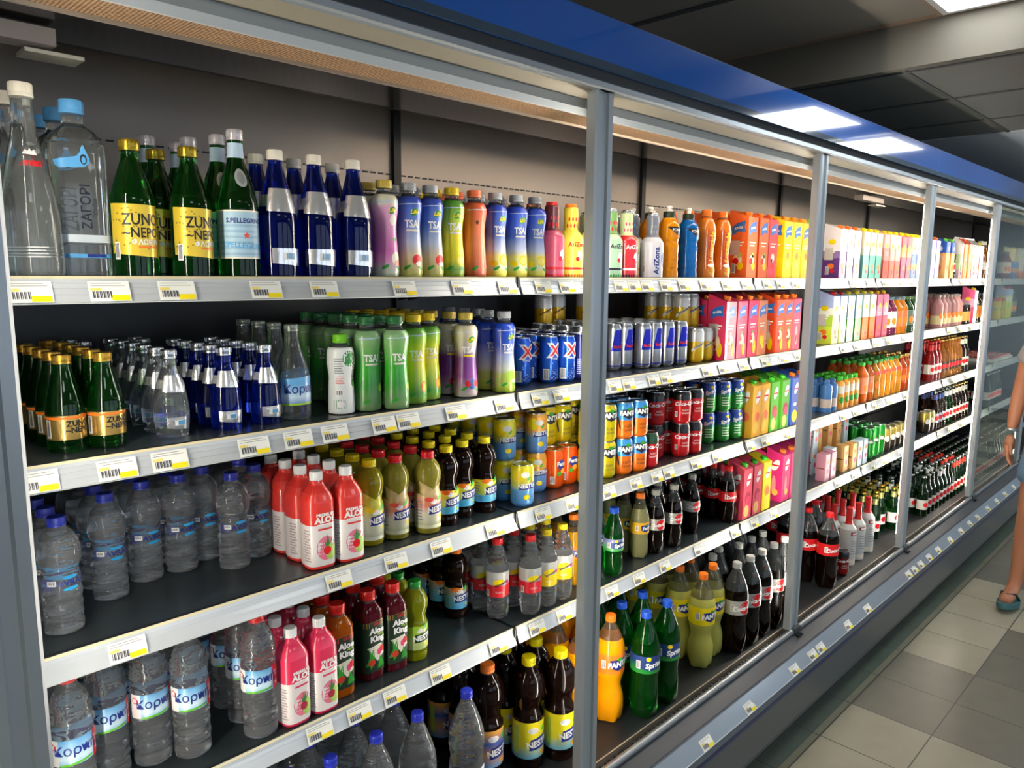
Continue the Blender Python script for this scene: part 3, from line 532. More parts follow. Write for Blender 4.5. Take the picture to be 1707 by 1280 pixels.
# --- cartons
def carton(k, desc, w, d, h, cols, capm, art, slope=26, capx=0, name='juice_carton', levels=1, gable=False):
    """cols: (front/side material); slanted top with a screw cap on the slope"""
    b = MB(); hf = h-slope
    if gable: prof = [(-d/2, 0), (d/2, 0), (d/2, hf), (2, h-8), (2, h), (-2, h), (-2, h-8), (-d/2, hf)]
    else: prof = [(-d/2, 0), (d/2, 0), (d/2, h), (d/2-6, h), (-d/2, hf)]
    b.prism(prof, -w/2, w/2, cols)
    F = flat_map((0, -d/2, 0), (1, 0, 0), (0, 0, 1), (0, -1, 0)); Lf = flat_map((-w/2, 0, 0), (0, -1, 0), (0, 0, 1), (-1, 0, 0))
    art(b, F, Lf, w, d, hf)
    parts = [('carton_body', b.mesh('carton', smooth=False), [])]
    if capm:
        cm = cap_mesh(13, 0, 15, capm, False, 18)
        t = Matrix.Translation((capx/1000, (-d/2+ (d*.3))/1000, (h-slope+ (slope*.32)-3)/1000)) @ Matrix.Rotation(math.atan2(slope, d)*.8, 4, 'X')
        cm.transform(t); parts.append(('cap', cm, []))
    KINDS[k] = dict(name=name, cat='carton', desc=desc, parts=parts, r=w/2000, h=h/1000, levels=levels, box=(w/1000, d/1000))
def a_amita(fr, strip=WHITE, word='amita', logo=True):
    def art(b, F, Lf, w, d, h):
        for M, s in ((F, w), (Lf, d)):
            if logo: b.poly(M, [(-s*.36, h-34), (-s*.1, h-20), (s*.36, h-12), (s*.3, h-34), (s*.38, h-52), (0, h-50), (-s*.34, h-64)], mat('2868b8', .4), .3); b.text(M, word, 0, h-36, 15, WHITE, off=.7, bold=.03, rot=.15)
            b.rect(M, -s*.3, s*.3, h*.58, h*.6, strip, .4); b.rect(M, -s*.3, s*.2, h*.53, h*.55, strip, .4)
            for (u, z, a, c, m) in fr: b.ell(M, u*s, z*h, a, c, m, .5+.15*(fr.index((u, z, a, c, m)) % 3))
        b.rect(Lf, -d*.4, d*.1, h*.38, h*.62, mat('c8c0b8', .5), .9); b.bars(Lf, -d*.2, h*.16, 16, 34, .9)
    return art
FR = [(0, .3, 18, 20, mat('f0e0c0', .4)), (-.1, .28, 12, 13, RED), (.15, .2, 12, 14, YEL), (.1, .38, 9, 10, mat('a8c040', .4)), (-.15, .12, 13, 10, mat('e06030', .4))]
def cart(k, desc, col, capm, fr=FR, h=240, w=70, d=74, **kw): carton(k, desc, w, d, h, mat(col, .35, coat=.3) if isinstance(col, str) else col, capm, a_amita(fr, **{q: kw.pop(q) for q in ('strip', 'word', 'logo') if q in kw}), **kw)
CO = mat('f07c1c', .35)
cart('carton_orange', 'orange juice carton with orange cap', 'e8682c', CO); cart('carton_red', 'bright red juice carton with orange cap', 'e83c40', CO, [(0, .35, 14, 16, CREAM), (-.1, .3, 7, 7, NAVY), (.1, .2, 10, 10, RED), (-.15, .12, 10, 10, PINK)])
YF = [(0, .33, 20, 30, YEL), (0, .25, 16, 17, mat('f8e860', .4)), (0, .4, 12, 14, mat('f08020', .4)), (0, .5, 5, 3, GREEN)]
cart('carton_yellow', 'yellow juice carton printed with oranges', 'f4c814', CO, YF); cart('carton_lime', 'pale yellow carton with lime green cap', 'e4e080', mat('7ccc20', .35), YF, logo=False)
BF = [(0, .3, 16, 28, mat('e8d0b0', .4)), (-.15, .35, 8, 9, RED), (-.1, .22, 9, 10, RED), (.2, .18, 10, 26, YEL), (0, .46, 7, 4, GREEN)]
cart('carton_pink', 'crimson juice carton printed with cherries and banana', 'd42c58', CO, BF, h=231); cart('carton_peach', 'peach coloured juice carton printed with citrus', 'd87c50', CO, [(0, .3, 16, 24, YEL), (0, .4, 10, 10, ORANGE), (.1, .18, 11, 11, YEL)], h=231)
cart('carton_tang', 'tangerine orange carton printed with fruit', 'e04c28', CO, BF, h=231); cart('carton_rose', 'rose pink juice carton', 'dc4468', CO, [(0, .3, 12, 40, mat('e8a8a0', .4)), (0, .24, 6, 16, RED)], h=231)
def a_life(col2, fr):
    def art(b, F, Lf, w, d, h):
        for M, s in ((F, w), (Lf, d)):
            b.ell(M, s*.08, h*.78, 14, 26, WHITE, .3, 16, -.5); b.rect(M, -s*.2, s*.3, h*.76, h*.79, RED, .6)
            for (u, z, a, c, m) in fr: b.ell(M, u*s, z*h, a, c, m, .5+.15*(fr.index((u, z, a, c, m)) % 3))
    return art
GC = mat('38b020', .35)
FG = [(0, .42, 22, 24, mat('f0a020', .4)), (.1, .4, 17, 18, mat('e86840', .4)), (-.1, .18, 20, 22, mat('e8c040', .4))]
FP = [(0, .42, 22, 24, mat('a02040', .4)), (.1, .36, 17, 18, mat('c84060', .4)), (-.1, .16, 20, 24, mat('e8c070', .4))]
for k, ds, col, cp, fr in (('cart_amber', 'amber fruit carton with green cap', 'e8a830', GC, FG), ('cart_green', 'green fruit carton printed with cherries', '4c9c28', GC, FP), ('cart_pnk', 'pink fruit carton with green cap', 'd84860', GC, FP), ('cart_yel', 'yellow fruit carton with green cap', 'e8cc20', GC, FG),
                            ('cart_blue', 'blue and yellow juice carton with orange cap', '2c54b0', CO, [(0, .2, 24, 26, YEL), (0, .45, 14, 8, CREAM)]), ('cart_mag', 'magenta juice carton with orange cap', 'c8286c', CO, [(0, .35, 10, 40, mat('e89090', .4)), (.1, .2, 14, 14, mat('e8b050', .4))])):
    carton(k, ds, 66, 72, 222, mat(col, .35, coat=.3), cp, a_life(None, fr))
def cm(k, ds, stops, cp, fr, h=235, **kw): carton(k, ds, 70, 74, h, ramp(stops, hard=True, mottle=8), cp, a_amita(fr, logo=False), **kw)
FQ = [(0, .75, 16, 12, YEL), (0, .25, 15, 12, ORANGE), (.1, .15, 10, 9, RED)]
cm('far_purple', 'white and purple milk drink carton', [(0, '5c2c7c'), (90, '8c6ca8'), (120, 'e8e0e8'), (235, 'f0ecd8')], ORANGE, FQ)
cm('far_teal', 'teal and orange carton with yellow cap', [(0, '58a898'), (110, 'c8dcb8'), (140, 'f0e8c0'), (235, 'f4f0d8')], YEL, FQ)
cm('far_coral', 'coral pink carton with yellow cap', [(0, 'e0604c'), (90, 'f0a090'), (150, 'f0d0cc'), (235, 'f0e8e0')], YEL, FQ)
cm('far_wine', 'wine red and orange carton with yellow cap', [(0, '8c1c4c'), (110, 'f09838'), (160, 'e84850'), (235, 'f0b030')], YEL, FQ)
cm('far_blue', 'blue and cream carton with yellow cap', [(0, '3c70b0'), (50, 'e8a050'), (80, '4878b8'), (130, 'e8dcb0'), (235, 'b8ccb8')], YEL, FQ)
cm('far_white', 'white carton with orange panel', [(0, 'e87838'), (60, 'f0ece4'), (235, 'f4f4ee')], WHITE, FQ)
cm('far_royal', 'royal blue striped carton with orange cap', [(0, '4838a0'), (60, '5c48b0'), (235, '4838a0')], ORANGE, [(0, .5, 8, 60, mat('e88080', .4)), (-.3, .5, 5, 80, WHITE)])
cm('far_bluesq', 'tall blue topped carton printed with oranges', [(0, 'f0b868'), (140, 'f0a850'), (150, '2858b0'), (235, '2858b0')], mat('58b830', .35), [(0, .3, 16, 18, ORANGE), (0, .1, 16, 14, mat('f8c870', .4)), (.1, .82, 9, 14, WHITE)])
cm('far_gable', 'white gable top carton with fruit print', [(0, 'd8b0b8'), (60, 'c8d8a0'), (150, 'f0ece8'), (250, 'f0f0ea')], None, [(0, .3, 12, 20, GREEN), (.1, .15, 14, 10, PURPLE), (-.1, .95, 16, 5, ORANGE)], h=250, gable=True, slope=40)
cm('far_gableo', 'orange gable top carton', [(0, 'f08c30'), (200, 'f09c40'), (210, 'e85030'), (250, 'f4f0ea')], None, [(0, .3, 10, 40, GREEN)], h=250, gable=True, slope=40)
cm('far_lime', 'lime green carton with red cap', [(0, 'c8d840'), (80, 'a8c840'), (130, 'e8ecd8'), (160, 'a8b8e0'), (235, 'f0f0e8')], RED, FQ)
cm('far_bluegr', 'blue and green carton with yellow cap', [(0, '3c9428'), (110, '78a8c8'), (190, 'a8c0d0'), (235, 'f0c030')], YEL, FQ)
cm('far_orwh', 'white carton with orange base', [(0, 'f07820'), (110, 'e8ecd8'), (200, 'dce8e8'), (235, 'f0d030')], YEL, FQ)
cm('far_pinkc', 'pink carton with yellow cap', [(0, 'e84870'), (110, 'f0a0c0'), (160, 'e85888'), (235, 'e84880')], YEL, FQ)
def small_art(b, F, Lf, w, d, h):
    b.ell(F, 0, h*.7, 14, 10, ORANGE, .4); b.ell(F, 4, h*.35, 12, 12, PINK, .4); b.rect(Lf, -d*.4, d*.4, h*.45, h*.5, mat('7c4c30', .5), .4)
for k, ds, col in (('sc_brown', 'small tan and white drink carton', 'd8a860'), ('sc_white', 'small pale blue drink carton', 'c8dce4'), ('sc_pink', 'small mauve drink carton', 'c08898')):
    carton(k, ds, 52, 42, 125, mat(col, .4), None, small_art, slope=2, name='small_drink_carton', levels=1)
    carton(k+'2', 'stacked '+ds, 52, 42, 125, mat(col, .4), None, small_art, slope=2, name='small_drink_carton', levels=2)
# --- far bottles
def simple(k, name, desc, prof, body, cap, art=None, **kw): bottle(k, name, 'bottle', desc, prof, body, cap, art, seg=18, n=2, ridges=False, **kw)
B33 = [(0.5, 0), (28, 0), (30, 4), (30, 120), (26, 145), (15, 175), (13, 215), (14, 222)]
def beer(k, desc, body, lab, cap=COPPER, neck=None):
    def art(b, M):
        b.rect(M, -50, 50, 40, 95, lab); b.ell(M, 6, 68, 16, 14, RED if lab is not RED else WHITE, .7)
    simple(k, 'beer_bottle', desc, B33, body, (14.5, 220, 229, cap), art, neck=[('neck_label', lambda b, M: b.rect(M, -94, 94, 178, 208, neck, .2))] if neck else None)
beer('b_green', 'green beer bottle with white label', GGREEN, WHITE, SILVER, WHITE); beer('b_brown', 'brown beer bottle with pale label', GBROWN, CREAM, COPPER, CREAM)
beer('b_white', 'dark bottle with white and blue labels', GBROWN, mat('d8dcec', .4), SILVER, mat('5c6cb0', .4)); beer('b_red', 'bottle of red drink with cream label', mat('b01c14', .05, trans=.5), CREAM, RED, RED)
beer('b_amber', 'bottle of amber drink with dark label', GAMBER, mat('3c2c18', .4), COPPER); beer('b_dark', 'very dark green beer bottle with silver cap', DKGREEN, mat('c8c8c0', .4), SILVER)
beer('b_redcap', 'dark beer bottle with red collar', DKGREEN, CREAM, SILVER, mat('c83020', .4)); beer('b_goldneck', 'green bottle with gold foil neck', GGREEN, WHITE, GOLD, mat('c8c070', .3, .6))
J = [(0.5, 0), (30, 0), (34, 5), (34, 120), (31, 140), (20, 158), (15, 170), (15, 182)]
def juice(k, desc, col, cap, lab, z=(40, 120), h=0): simple(k, 'juice_bottle', desc, J, filled(col, 178, ltrans=.3), (17, 176, 192, cap), lambda b, M: (b.rect(M, -60, 60, z[0], z[1], lab), b.ell(M, 6, 70, 14, 18, ORANGE, .7)))
juice('j_pink', 'plum coloured juice bottle with white striped label', '702040', mat('586870', .4), CREAM); juice('j_orange', 'orange juice bottle', 'd87c10', mat('586870', .4), mat('e06838', .4)); juice('j_green', 'dark green juice bottle', '28481c', mat('486838', .4), mat('586a58', .4))
juice('j_band', 'orange juice bottle with red band', 'd88c20', mat('2c7c30', .4), mat('e04c30', .4), (120, 138)); juice('j_greencap', 'orange juice bottle with green cap', 'e06818', mat('38b030', .4), mat('e89068', .4)); juice('j_rose', 'rose juice bottle with cream label', 'c88c88', mat('908078', .4), mat('dcc890', .4), (20, 70))
juice('j_tall', 'bottle of orange drink behind the others', 'c04c10', COPPER, mat('c04c10', .4)); juice('j_black', 'dark bottle with orange label', '38200c', BLACK, mat('e89020', .4), (30, 110)); juice('j_clear', 'clear bottle with white label', 'c8b070', CREAM, CREAM)
P_ = [(0.5, 0), (24, 0), (27, 6), (27, 108), (22, 122), (14, 128), (13, 136)]
simple('pouch_blue', 'small_juice_bottle', 'small blue drink bottle', P_, mat('3c70a8', .3, coat=.3), (15, 134, 146, mat('3c70a8', .4)), lambda b, M: b.rect(M, -40, 40, 20, 60, mat('c8b8a8', .4)))
simple('pouch_or', 'small_juice_bottle', 'small orange drink bottle with green cap', P_, mat('f0a030', .3, coat=.3), (17, 130, 148, mat('40c020', .4)), lambda b, M: (b.rect(M, -40, 40, 70, 105, mat('e8e0c8', .4)), b.ell(M, 6, 40, 14, 16, GREEN)))
FROST = mat('d8dcd8', .3, trans=.35, ior=1.4, name='frosted_glass')
def a_vod(b, M): b.rect(M, -14, 36, 148, 164, mat('8c1820', .4)); b.rect(M, -6, 30, 152, 160, WHITE, .8); b.lines(M, -10, 30, 60, 120, 6, mat('a8a8ac', .5))
simple('vodka', 'frosted_glass_bottle', 'frosted white glass bottle with red foil neck', [(0.5, 0), (32, 0), (36, 4), (36, 160), (33, 175), (20, 195), (14, 205), (13, 262)], FROST, (15, 262, 276, mat('a81c1c', .35)), a_vod, neck=[('base_label', lambda b, M: b.rect(M, -34, 44, 6, 30, CREAM)), ('neck_foil', lambda b, M: b.rect(M, -113, 113, 196, 262, mat('b82020', .35), .8))], r=36)
can('can_front', 'single black and red cola can standing on the deck', 113, 31, ramp([(4, 'b01c1c'), (70, '8c1414'), (90, '141414'), (113, '141414')], metal=.3, name='cola_print'), a_ck)
simple('syrup', 'tall_juice_bottle', 'tall bottle of amber juice with pale cap', [(0.5, 0), (34, 0), (37, 5), (37, 120), (30, 160), (18, 200), (15, 225)], GAMBER, (17, 222, 245, CREAM), lambda b, M: b.rect(M, -60, 60, 60, 110, CREAM))
simple('jar', 'glass_jar', 'glass jar of brown drink with black lid', [(0.5, 0), (32, 0), (36, 5), (36, 95), (30, 110)], GBROWN, (34, 104, 122, BLACK), lambda b, M: b.rect(M, -60, 60, 20, 80, mat('d8a050', .4)))
cm('far_box', 'bright yellow box with red top', [(0, 'e0c820'), (130, 'e8d020'), (131, 'c04020'), (150, 'c04020')], None, [(0, .5, 16, 16, GREEN)], h=150, slope=2, name='food_box')
_b = MB(); _b.prism([(-60, -45), (60, -45), (60, 45), (-60, 45)], 0, 22, WHITE, 'z')
for i in range(7): _b.lathe([(.5, 22), (14, 24), (17, 30), (12, 37), (.5, 39)], mat(['a83c34', 'c87864', '8c2c28'][i % 3], .35, coat=.6), 10, cx=-42+(i % 4)*28, cy=-20+(i//4)*36)
KINDS['tray'] = dict(name='meat_tray', cat='food tray', desc='white tray of sliced red meat', parts=[('tray_body', _b.mesh('tray'), [])], r=.06, h=.04, levels=1, box=(.12, .09))
# ---------------------------------------------------------------- putting the drinks on the shelves
SHELF_Z = {1: 1.689, 2: 1.403, 3: 1.092, 4: 0.778, 5: 0.355}
SHELF_NAME = {1: 'top shelf', 2: 'second shelf', 3: 'third shelf', 4: 'fourth shelf', 5: 'bottom deck'}
ORD = ['first', 'second', 'third', 'fourth', 'fifth', 'sixth', 'seventh', 'eighth', 'ninth', 'tenth', 'eleventh', 'twelfth', 'thirteenth', 'fourteenth', 'fifteenth', 'sixteenth', 'seventeenth', 'eighteenth', 'nineteenth', 'twentieth', 'twenty-first', 'twenty-second', 'twenty-third', 'twenty-fourth', 'twenty-fifth', 'twenty-sixth']
NEAR = '''
evian 1 -1.013 0.045 3
zagori 1 -0.949 0.045 3
zuno 1 -0.878 0.045 1
zuno 1 -0.797 0.118 1
zuno 1 -0.770 0.045 1
pelle 1 -0.684 0.045 2
pelle 1 -0.702 0.130 2
pelle 1 -0.738 0.100 2
pelle 1 -0.758 0.130 2
bluebig 1 -0.607 0.045 3
bluebig 1 -0.525 0.045 3
bluebig 1 -0.436 0.045 3
tsai_yog 1 -0.359 0.045 2
tsai_apple 1 -0.295 0.045 2
tsai_apple 1 -0.238 0.045 2
tsai_yellow 1 -0.171 0.045 3
tsai_coral 1 -0.101 0.045 3
tsai_lemon 1 -0.032 0.045 3
tsai_lemon 1 0.041 0.045 3
tsai_lemon 1 0.109 0.045 3
arizona_pink 1 0.171 0.045 3
arizona_yellow 1 0.252 0.045 3
arizona_yellow 1 0.339 0.045 3
arizona_mint 1 0.429 0.045 2
arizona_red 1 0.490 0.045 3
arizona_pale 1 0.552 0.045 3
arizona_white 1 0.637 0.045 3
power_orange 1 0.726 0.045 3
power_blue 1 0.838 0.045 3
lucozade 1 0.950 0.045 3
lucozade 1 1.053 0.045 3
carton_orange 1 1.206 0.045 3
carton_orange 1 1.292 0.045 3
carton_red 1 1.353 0.045 3
carton_red 1 1.406 0.045 3
carton_yellow 1 1.491 0.045 3
carton_yellow 1 1.570 0.045 3
carton_yellow 1 1.651 0.045 3
carton_lime 1 1.712 0.045 3
carton_lime 1 1.775 0.045 3
zsmall 2 -0.979 0.082 5
zsmall 2 -0.926 0.078 6
csmall 2 -0.882 0.074 6
csmall 2 -0.808 0.083 6
bsmall 2 -0.755 0.120 5
bsmall 2 -0.709 0.077 5
bsmall 2 -0.630 0.074 5
korpiglass 2 -0.563 0.086 4
korpiglass 2 -0.525 0.077 4
cocomax 2 -0.463 0.065 1
tsai_green 2 -0.402 0.057 5
tsai_green 2 -0.344 0.034 5
tsai_yellow2 2 -0.273 0.060 5
tsai_yellow2 2 -0.214 0.083 5
tsai_purple 2 -0.126 0.110 4
tsai_purple 2 -0.124 0.050 2
tsai_pear 2 0.029 0.169 3
tsai_pear 2 -0.004 0.040 2
xl 2 0.116 0.093 7
xl 2 0.143 0.070 7
xl 2 0.204 0.075 7
xl 2 0.255 0.060 7
navy 2 0.313 0.056 6
redbull 2 0.388 0.060 5
redbull 2 0.554 0.121 5
redbull 2 0.604 0.116 5
redbull 2 0.663 0.085 5
redbull 2 0.714 0.081 5
redbull 2 0.775 0.071 5
redbull 2 0.851 0.069 5
tonic 2 0.844 0.033 4
tonic 2 0.938 0.060 4
tonic 2 0.990 0.061 4
carton_pink 2 1.076 0.035 3
carton_pink 2 1.156 0.030 3
carton_pink 2 1.236 0.030 3
carton_peach 2 1.296 0.030 3
carton_peach 2 1.358 0.030 3
carton_tang 2 1.457 0.030 3
carton_tang 2 1.529 0.030 3
carton_rose 2 1.588 0.030 3
carton_rose 2 1.648 0.030 3
water 3 -1.056 0.100 4
water 3 -1.003 0.091 3
water 3 -0.902 0.179 4
water 3 -0.824 0.219 4
water 3 -0.762 0.220 4
water 3 -0.706 0.217 4
water 3 -0.669 0.160 4
water 3 -0.606 0.166 4
aloered 3 -0.549 0.132 3
aloered 3 -0.543 0.042 4
aloered 3 -0.485 0.030 4
nest_lem 3 -0.389 0.077 5
nest_mel 3 -0.323 0.069 5
nest_mel 3 -0.244 0.050 5
nest_blk 3 -0.176 0.064 4
nest_blk 3 -0.108 0.082 4
nest_blk 3 -0.049 0.072 4
can_nlem 3 0.064 0.104 4
can_nlem1 3 0.063 0.030 1
can_npea 3 0.186 0.102 4
can_fora 3 0.295 0.160 3
can_fora1 3 0.249 0.091 1
can_fora1 3 0.308 0.094 1
can_fora 3 0.374 0.160 3
can_fyel 3 0.281 0.050 4
can_fyel 3 0.338 0.030 4
can_fyel 3 0.445 0.055 4
can_fblu 3 0.515 0.044 4
can_fblu 3 0.570 0.031 4
can_cokel 3 0.642 0.030 1
can_coke 3 0.757 0.090 4
can_coke 3 0.776 0.055 4
can_coke 3 0.845 0.046 4
can_coke 3 0.912 0.040 4
can_sprite 3 1.087 0.090 3
can_sprite 3 1.153 0.066 3
can_sprite 3 1.233 0.059 3
cart_amber 3 1.290 0.030 3
cart_amber 3 1.371 0.030 3
cart_green 3 1.451 0.030 3
cart_green 3 1.545 0.030 3
cart_blue 3 1.632 0.030 3
cart_blue 3 1.705 0.030 3
korpi 4 -1.055 0.100 2
korpi 4 -1.014 0.060 3
korpi 4 -0.942 0.116 3
korpi 4 -0.873 0.110 3
korpi 4 -0.806 0.079 3
korpi 4 -0.716 0.137 2
korpi 4 -0.683 0.046 3
aloepink 4 -0.617 0.031 4
aloepink 4 -0.559 0.030 4
aloeking_o 4 -0.506 0.030 4
aloeking_o 4 -0.411 0.133 3
aloeking 4 -0.405 0.070 4
aloeking 4 -0.340 0.066 4
nest_grn 4 -0.289 0.064 4
nest_grn 4 -0.239 0.049 4
nest_pea 4 -0.060 0.162 3
nest_pea 4 -0.054 0.207 2
schw_red 4 -0.001 0.131 3
schw_red 4 0.016 0.079 3
schw_red 4 0.037 0.030 3
schw_red 4 0.098 0.030 3
schw_yel 4 0.159 0.030 3
schw_yel 4 0.226 0.036 3
fanta5 4 0.333 0.081 3
fanta5 4 0.371 0.043 3
sprite5 4 0.472 0.030 3
fantal5 4 0.674 0.120 3
fantal5 4 0.658 0.070 3
cokel5 4 0.712 0.055 3
cokel5 4 0.823 0.048 3
cokel5 4 1.019 0.120 3
cokel5 4 0.984 0.076 3
coke5 4 1.010 0.050 3
coke5 4 1.237 0.130 3
coke5 4 1.187 0.043 3
cart_pnk 4 1.268 0.030 3
cart_pnk 4 1.345 0.030 3
cart_yel 4 1.424 0.030 3
cart_mag 4 1.592 0.030 3
cart_mag 4 1.670 0.030 3
cart_mag 4 1.751 0.030 3
water15 5 -0.873 0.020 3
water15 5 -0.755 0.020 3
water15 5 -0.643 0.020 3
water15 5 -0.554 0.000 3
water15 5 -0.437 0.000 4
water15 5 -0.321 0.000 4
water15 5 -0.175 -0.010 1
nestpea15 5 -0.038 0.060 3
nestpea15 5 -0.072 0.120 2
nestlem15 5 0.093 0.134 3
nestlem15 5 0.069 0.009 3
nestlem15 5 0.161 -0.025 3
fanta15 5 0.272 -0.004 3
fanta15 5 0.199 -0.145 2
fanta15 5 0.402 -0.015 3
sprite15 5 0.498 -0.078 4
sprite15 5 0.609 -0.079 4
fantal15 5 0.883 -0.045 4
fantal15 5 0.983 -0.024 4
cokel15 5 1.050 -0.077 4
cokel15 5 1.138 -0.090 4
cokel15 5 1.239 -0.093 4
cokel15 5 1.340 -0.107 4
cokel15 5 1.433 -0.116 3
coke15 5 2.005 0.040 3
can_front 5 2.050 -0.076 1
coke15 5 1.868 -0.080 3
vodka 5 2.022 -0.076 4
vodka 5 2.193 -0.045 4
vodka 5 2.299 -0.047 4
vodka 5 2.437 -0.042 4
'''
FAR = '''
1 far_purple 2.03 2.11 2.19
1 far_teal 2.30 2.38 2.46
1 far_coral 2.56 2.64 2.72
1 far_wine 2.81 2.89
1 far_blue 2.97 3.05
1 far_white 3.13 3.21
1 far_royal 3.29 3.37
1 far_bluesq 3.56 3.66
1 b_green 3.75
1 far_gable 3.84 4.12 4.20
1 far_gableo 3.93 4.03
1 far_coral 4.29
1 syrup 4.39 4.48
1 j_pink 5.02 5.11
1 far_blue 5.22 5.31
1 far_white 5.42 5.52
2 far_lime 2.00 2.08
2 far_bluegr 2.17 2.26
2 far_orwh 2.35 2.44
2 far_pinkc 2.53 2.61
2 j_pink 2.70 2.78
2 j_orange 2.87 2.95
2 j_green 3.04 3.12 3.20
2 j_rose 3.58 3.66 3.74 3.82 3.90 3.98
2 jar 4.08 4.16
2 far_pinkc 4.26
2 j_black 4.35 4.43 4.51
2 far_lime 5.12 5.22
3 pouch_blue 2.04 2.10
3 pouch_or 2.18 2.24 2.30 2.36
3 j_greencap 2.45 2.53
3 j_band 2.61 2.69 2.77 2.85 2.93
3 j_tall 3.01 3.09 3.17
3 b_red 3.52 3.59 3.66
3 b_amber 3.74 3.81 3.88 3.95 4.02 4.09
3 b_brown 4.17 4.24

4 can_green 2.60 2.68 2.76
4 can_gold 2.85 2.93 3.01 3.09
4 can_gold 3.53 3.61
4 b_white 3.70 3.77 3.84
4 b_green 3.92 3.99
4 b_brown 4.07 4.14 4.21 4.28 4.35
2 far_box 4.92 5.02
2 j_green 5.32 5.42
3 tray 4.95 5.09 5.23 5.37
4 b_dark 4.92 5.0 5.08 5.16 5.24
'''
DECK = [('b_goldneck', 2.66, 4, .00), ('b_goldneck', 2.73, 5, .02), ('b_goldneck', 2.80, 5, .02), ('b_goldneck', 2.88, 5, -.02), ('b_goldneck', 2.95, 5, -.02), ('b_green', 3.02, 5, -.02), ('b_green', 3.09, 5, 0), ('b_goldneck', 2.54, 4, .16), ('b_goldneck', 2.46, 3, .26), ('b_goldneck', 2.39, 3, .28)]
for i in range(31):
    DECK.append((('b_dark', 'b_dark', 'b_green', 'b_dark', 'b_redcap', 'b_redcap')[(i//2) % 6] if i < 16 else 'b_dark', 3.24+.072*i, 5 if i < 20 else 3, -.06))
plan = []          # (shelf, kind, x, y, depth index)
for l in NEAR.strip().split('\n'):
    k, s, x, y, n = l.split(); plan.append((int(s), k, float(x), float(y), int(n)))
for l in FAR.strip().split('\n'):
    q = l.split()
    for x in q[2:]: plan.append((int(q[0]), q[1], float(x), .045 if q[1] != 'can_front' else -.085, 1 if (q[1][:3] in ('far', 'car', 'can') and q[1] != 'can_green') or q[0] == '1' else 3))
for k, x, n, y in DECK: plan.append((5, k, x, y, n))
EXTRA = '''
4 sc_pink 2.03 .03 1
4 sc_pink 2.10 .03 1
4 sc_white 2.17 .06 1
4 sc_brown 2.27 .04 1
4 sc_brown 2.35 .03 1
4 sc_white 2.42 .03 1
4 sc_white 2.49 .03 1
4 sc_pink2 2.02 .12 2
4 sc_white2 2.10 .12 2
4 sc_brown2 2.19 .14 2
4 sc_brown2 2.29 .13 2
4 sc_brown2 2.37 .12 2
4 sc_white2 2.46 .12 2
2 tonic_dark .46 .33 1
2 tonic_dark .53 .33 1
2 tonic_dark .60 .33 1
2 tonic_dark .68 .31 1
2 tonic_dark .76 .27 1
2 tonic .80 .20 1
'''
for l in EXTRA.strip().split('\n'):
    s, k, x, y, n = l.split(); plan.append((int(s), k, float(x), float(y), int(n)))
placed = {s: [] for s in SHELF_Z}
def clear(s, x, y, r, box):
    for X, Y, R, B in placed[s]:
        dx, dy = abs(x-X), abs(y-Y)
        if box and B:
            if dx < (box[0]+B[0])/2+.001 and dy < (box[1]+B[1])/2+.001: return False
        elif box or B:
            w_, d_ = (box or B); q = R if box else r
            if math.hypot(max(0, dx-w_/2), max(0, dy-d_/2)) < q+.001: return False
        elif math.hypot(dx, dy) < r+R+.0008: return False
    return True
YMAX = .475
spots = []
for s, k, x, y, n in sorted(plan, key=lambda t: 0 if t[3] < .1 else 1):
    K = KINDS[k]; r = K['r']; box = K.get('box'); rr = (box[1]/2 if box else r)
    edge = .004 if s < 5 else -.125
    y = max(y, edge+rr); x0 = x
    for j in range(n):
        yy = y; ok = False
        while yy+rr < YMAX:
            for dx in (0, .004, -.004, .008, -.008, .013, -.013):
                if clear(s, x0+dx, yy, r, box): ok = True; break
            if ok: break
            yy += .004
        if not ok: break
        if j == 0 and yy-y > .14 and n < 5: break
        x = x0+dx
        placed[s].append((x, yy, r, box)); spots.append([s, k, x, yy, x0, j]); y = yy+2*rr+.002
protos = {}
cols = {}
for sp in spots: cols.setdefault((KINDS[sp[1]]['desc'], sp[0]), set()).add(sp[4])
cols = {k: sorted(v) for k, v in cols.items()}
def plural(d):
    for a in ('bottle', 'can', 'carton', 'jar'):
        q = d.split()
        if a in q: q[q.index(a)] = a+'s'; return ' '.join(q)
    return d
JIT = random.Random(3)
for s, k, x, y, x0, j in spots:
    K = KINDS[k]; c = cols[(K['desc'], s)]; i = c.index(x0)
    nlev = K['levels']; 
    if nlev > 1 and (k in ('tonic',) and y < .1): nlev = 1
    for lv in range(nlev):
        z = SHELF_Z[s]+lv*(K['h']-.0012)
        base = K['desc']+', '+SHELF_NAME[s]
        parts = []
        if len(c) > 1: parts.append(ORD[i]+' file')
        if j == 0: parts.append('front')
        else: parts.append(ORD[j]+' back')
        if nlev > 1: parts.append('upper' if lv else 'lower')
        lab = ', '.join([base]+parts)
        if len(c) > 1 and len(lab.split()) <= 14: lab = lab.replace(' file', ' file from left')
        rz = math.radians(JIT.uniform(-7, 7)) if not K.get('box') else 0
        if not K.get('box') and k[:4] != 'aloe' and x > -.75: rz -= (.5 if K['cat'] != 'can' else .95 if k in ('redbull', 'xl') else .7)*math.atan2(x+1.32, 1.34)      # labels turned a little towards the entrance
        if k not in protos:
            t = thing(K['name'], None, K['cat'], (x, y, z), rz)
            for pn, me, subs in K['parts']:
                po = obj(pn, me, t)
                for sn, sm in subs: obj(sn, sm, po)
            protos[k] = t
        else:
            t = dup(protos[k], (x, y, z), rz)
        tag(t, lab, K['cat'], plural(K['desc'])+' on the '+SHELF_NAME[s])
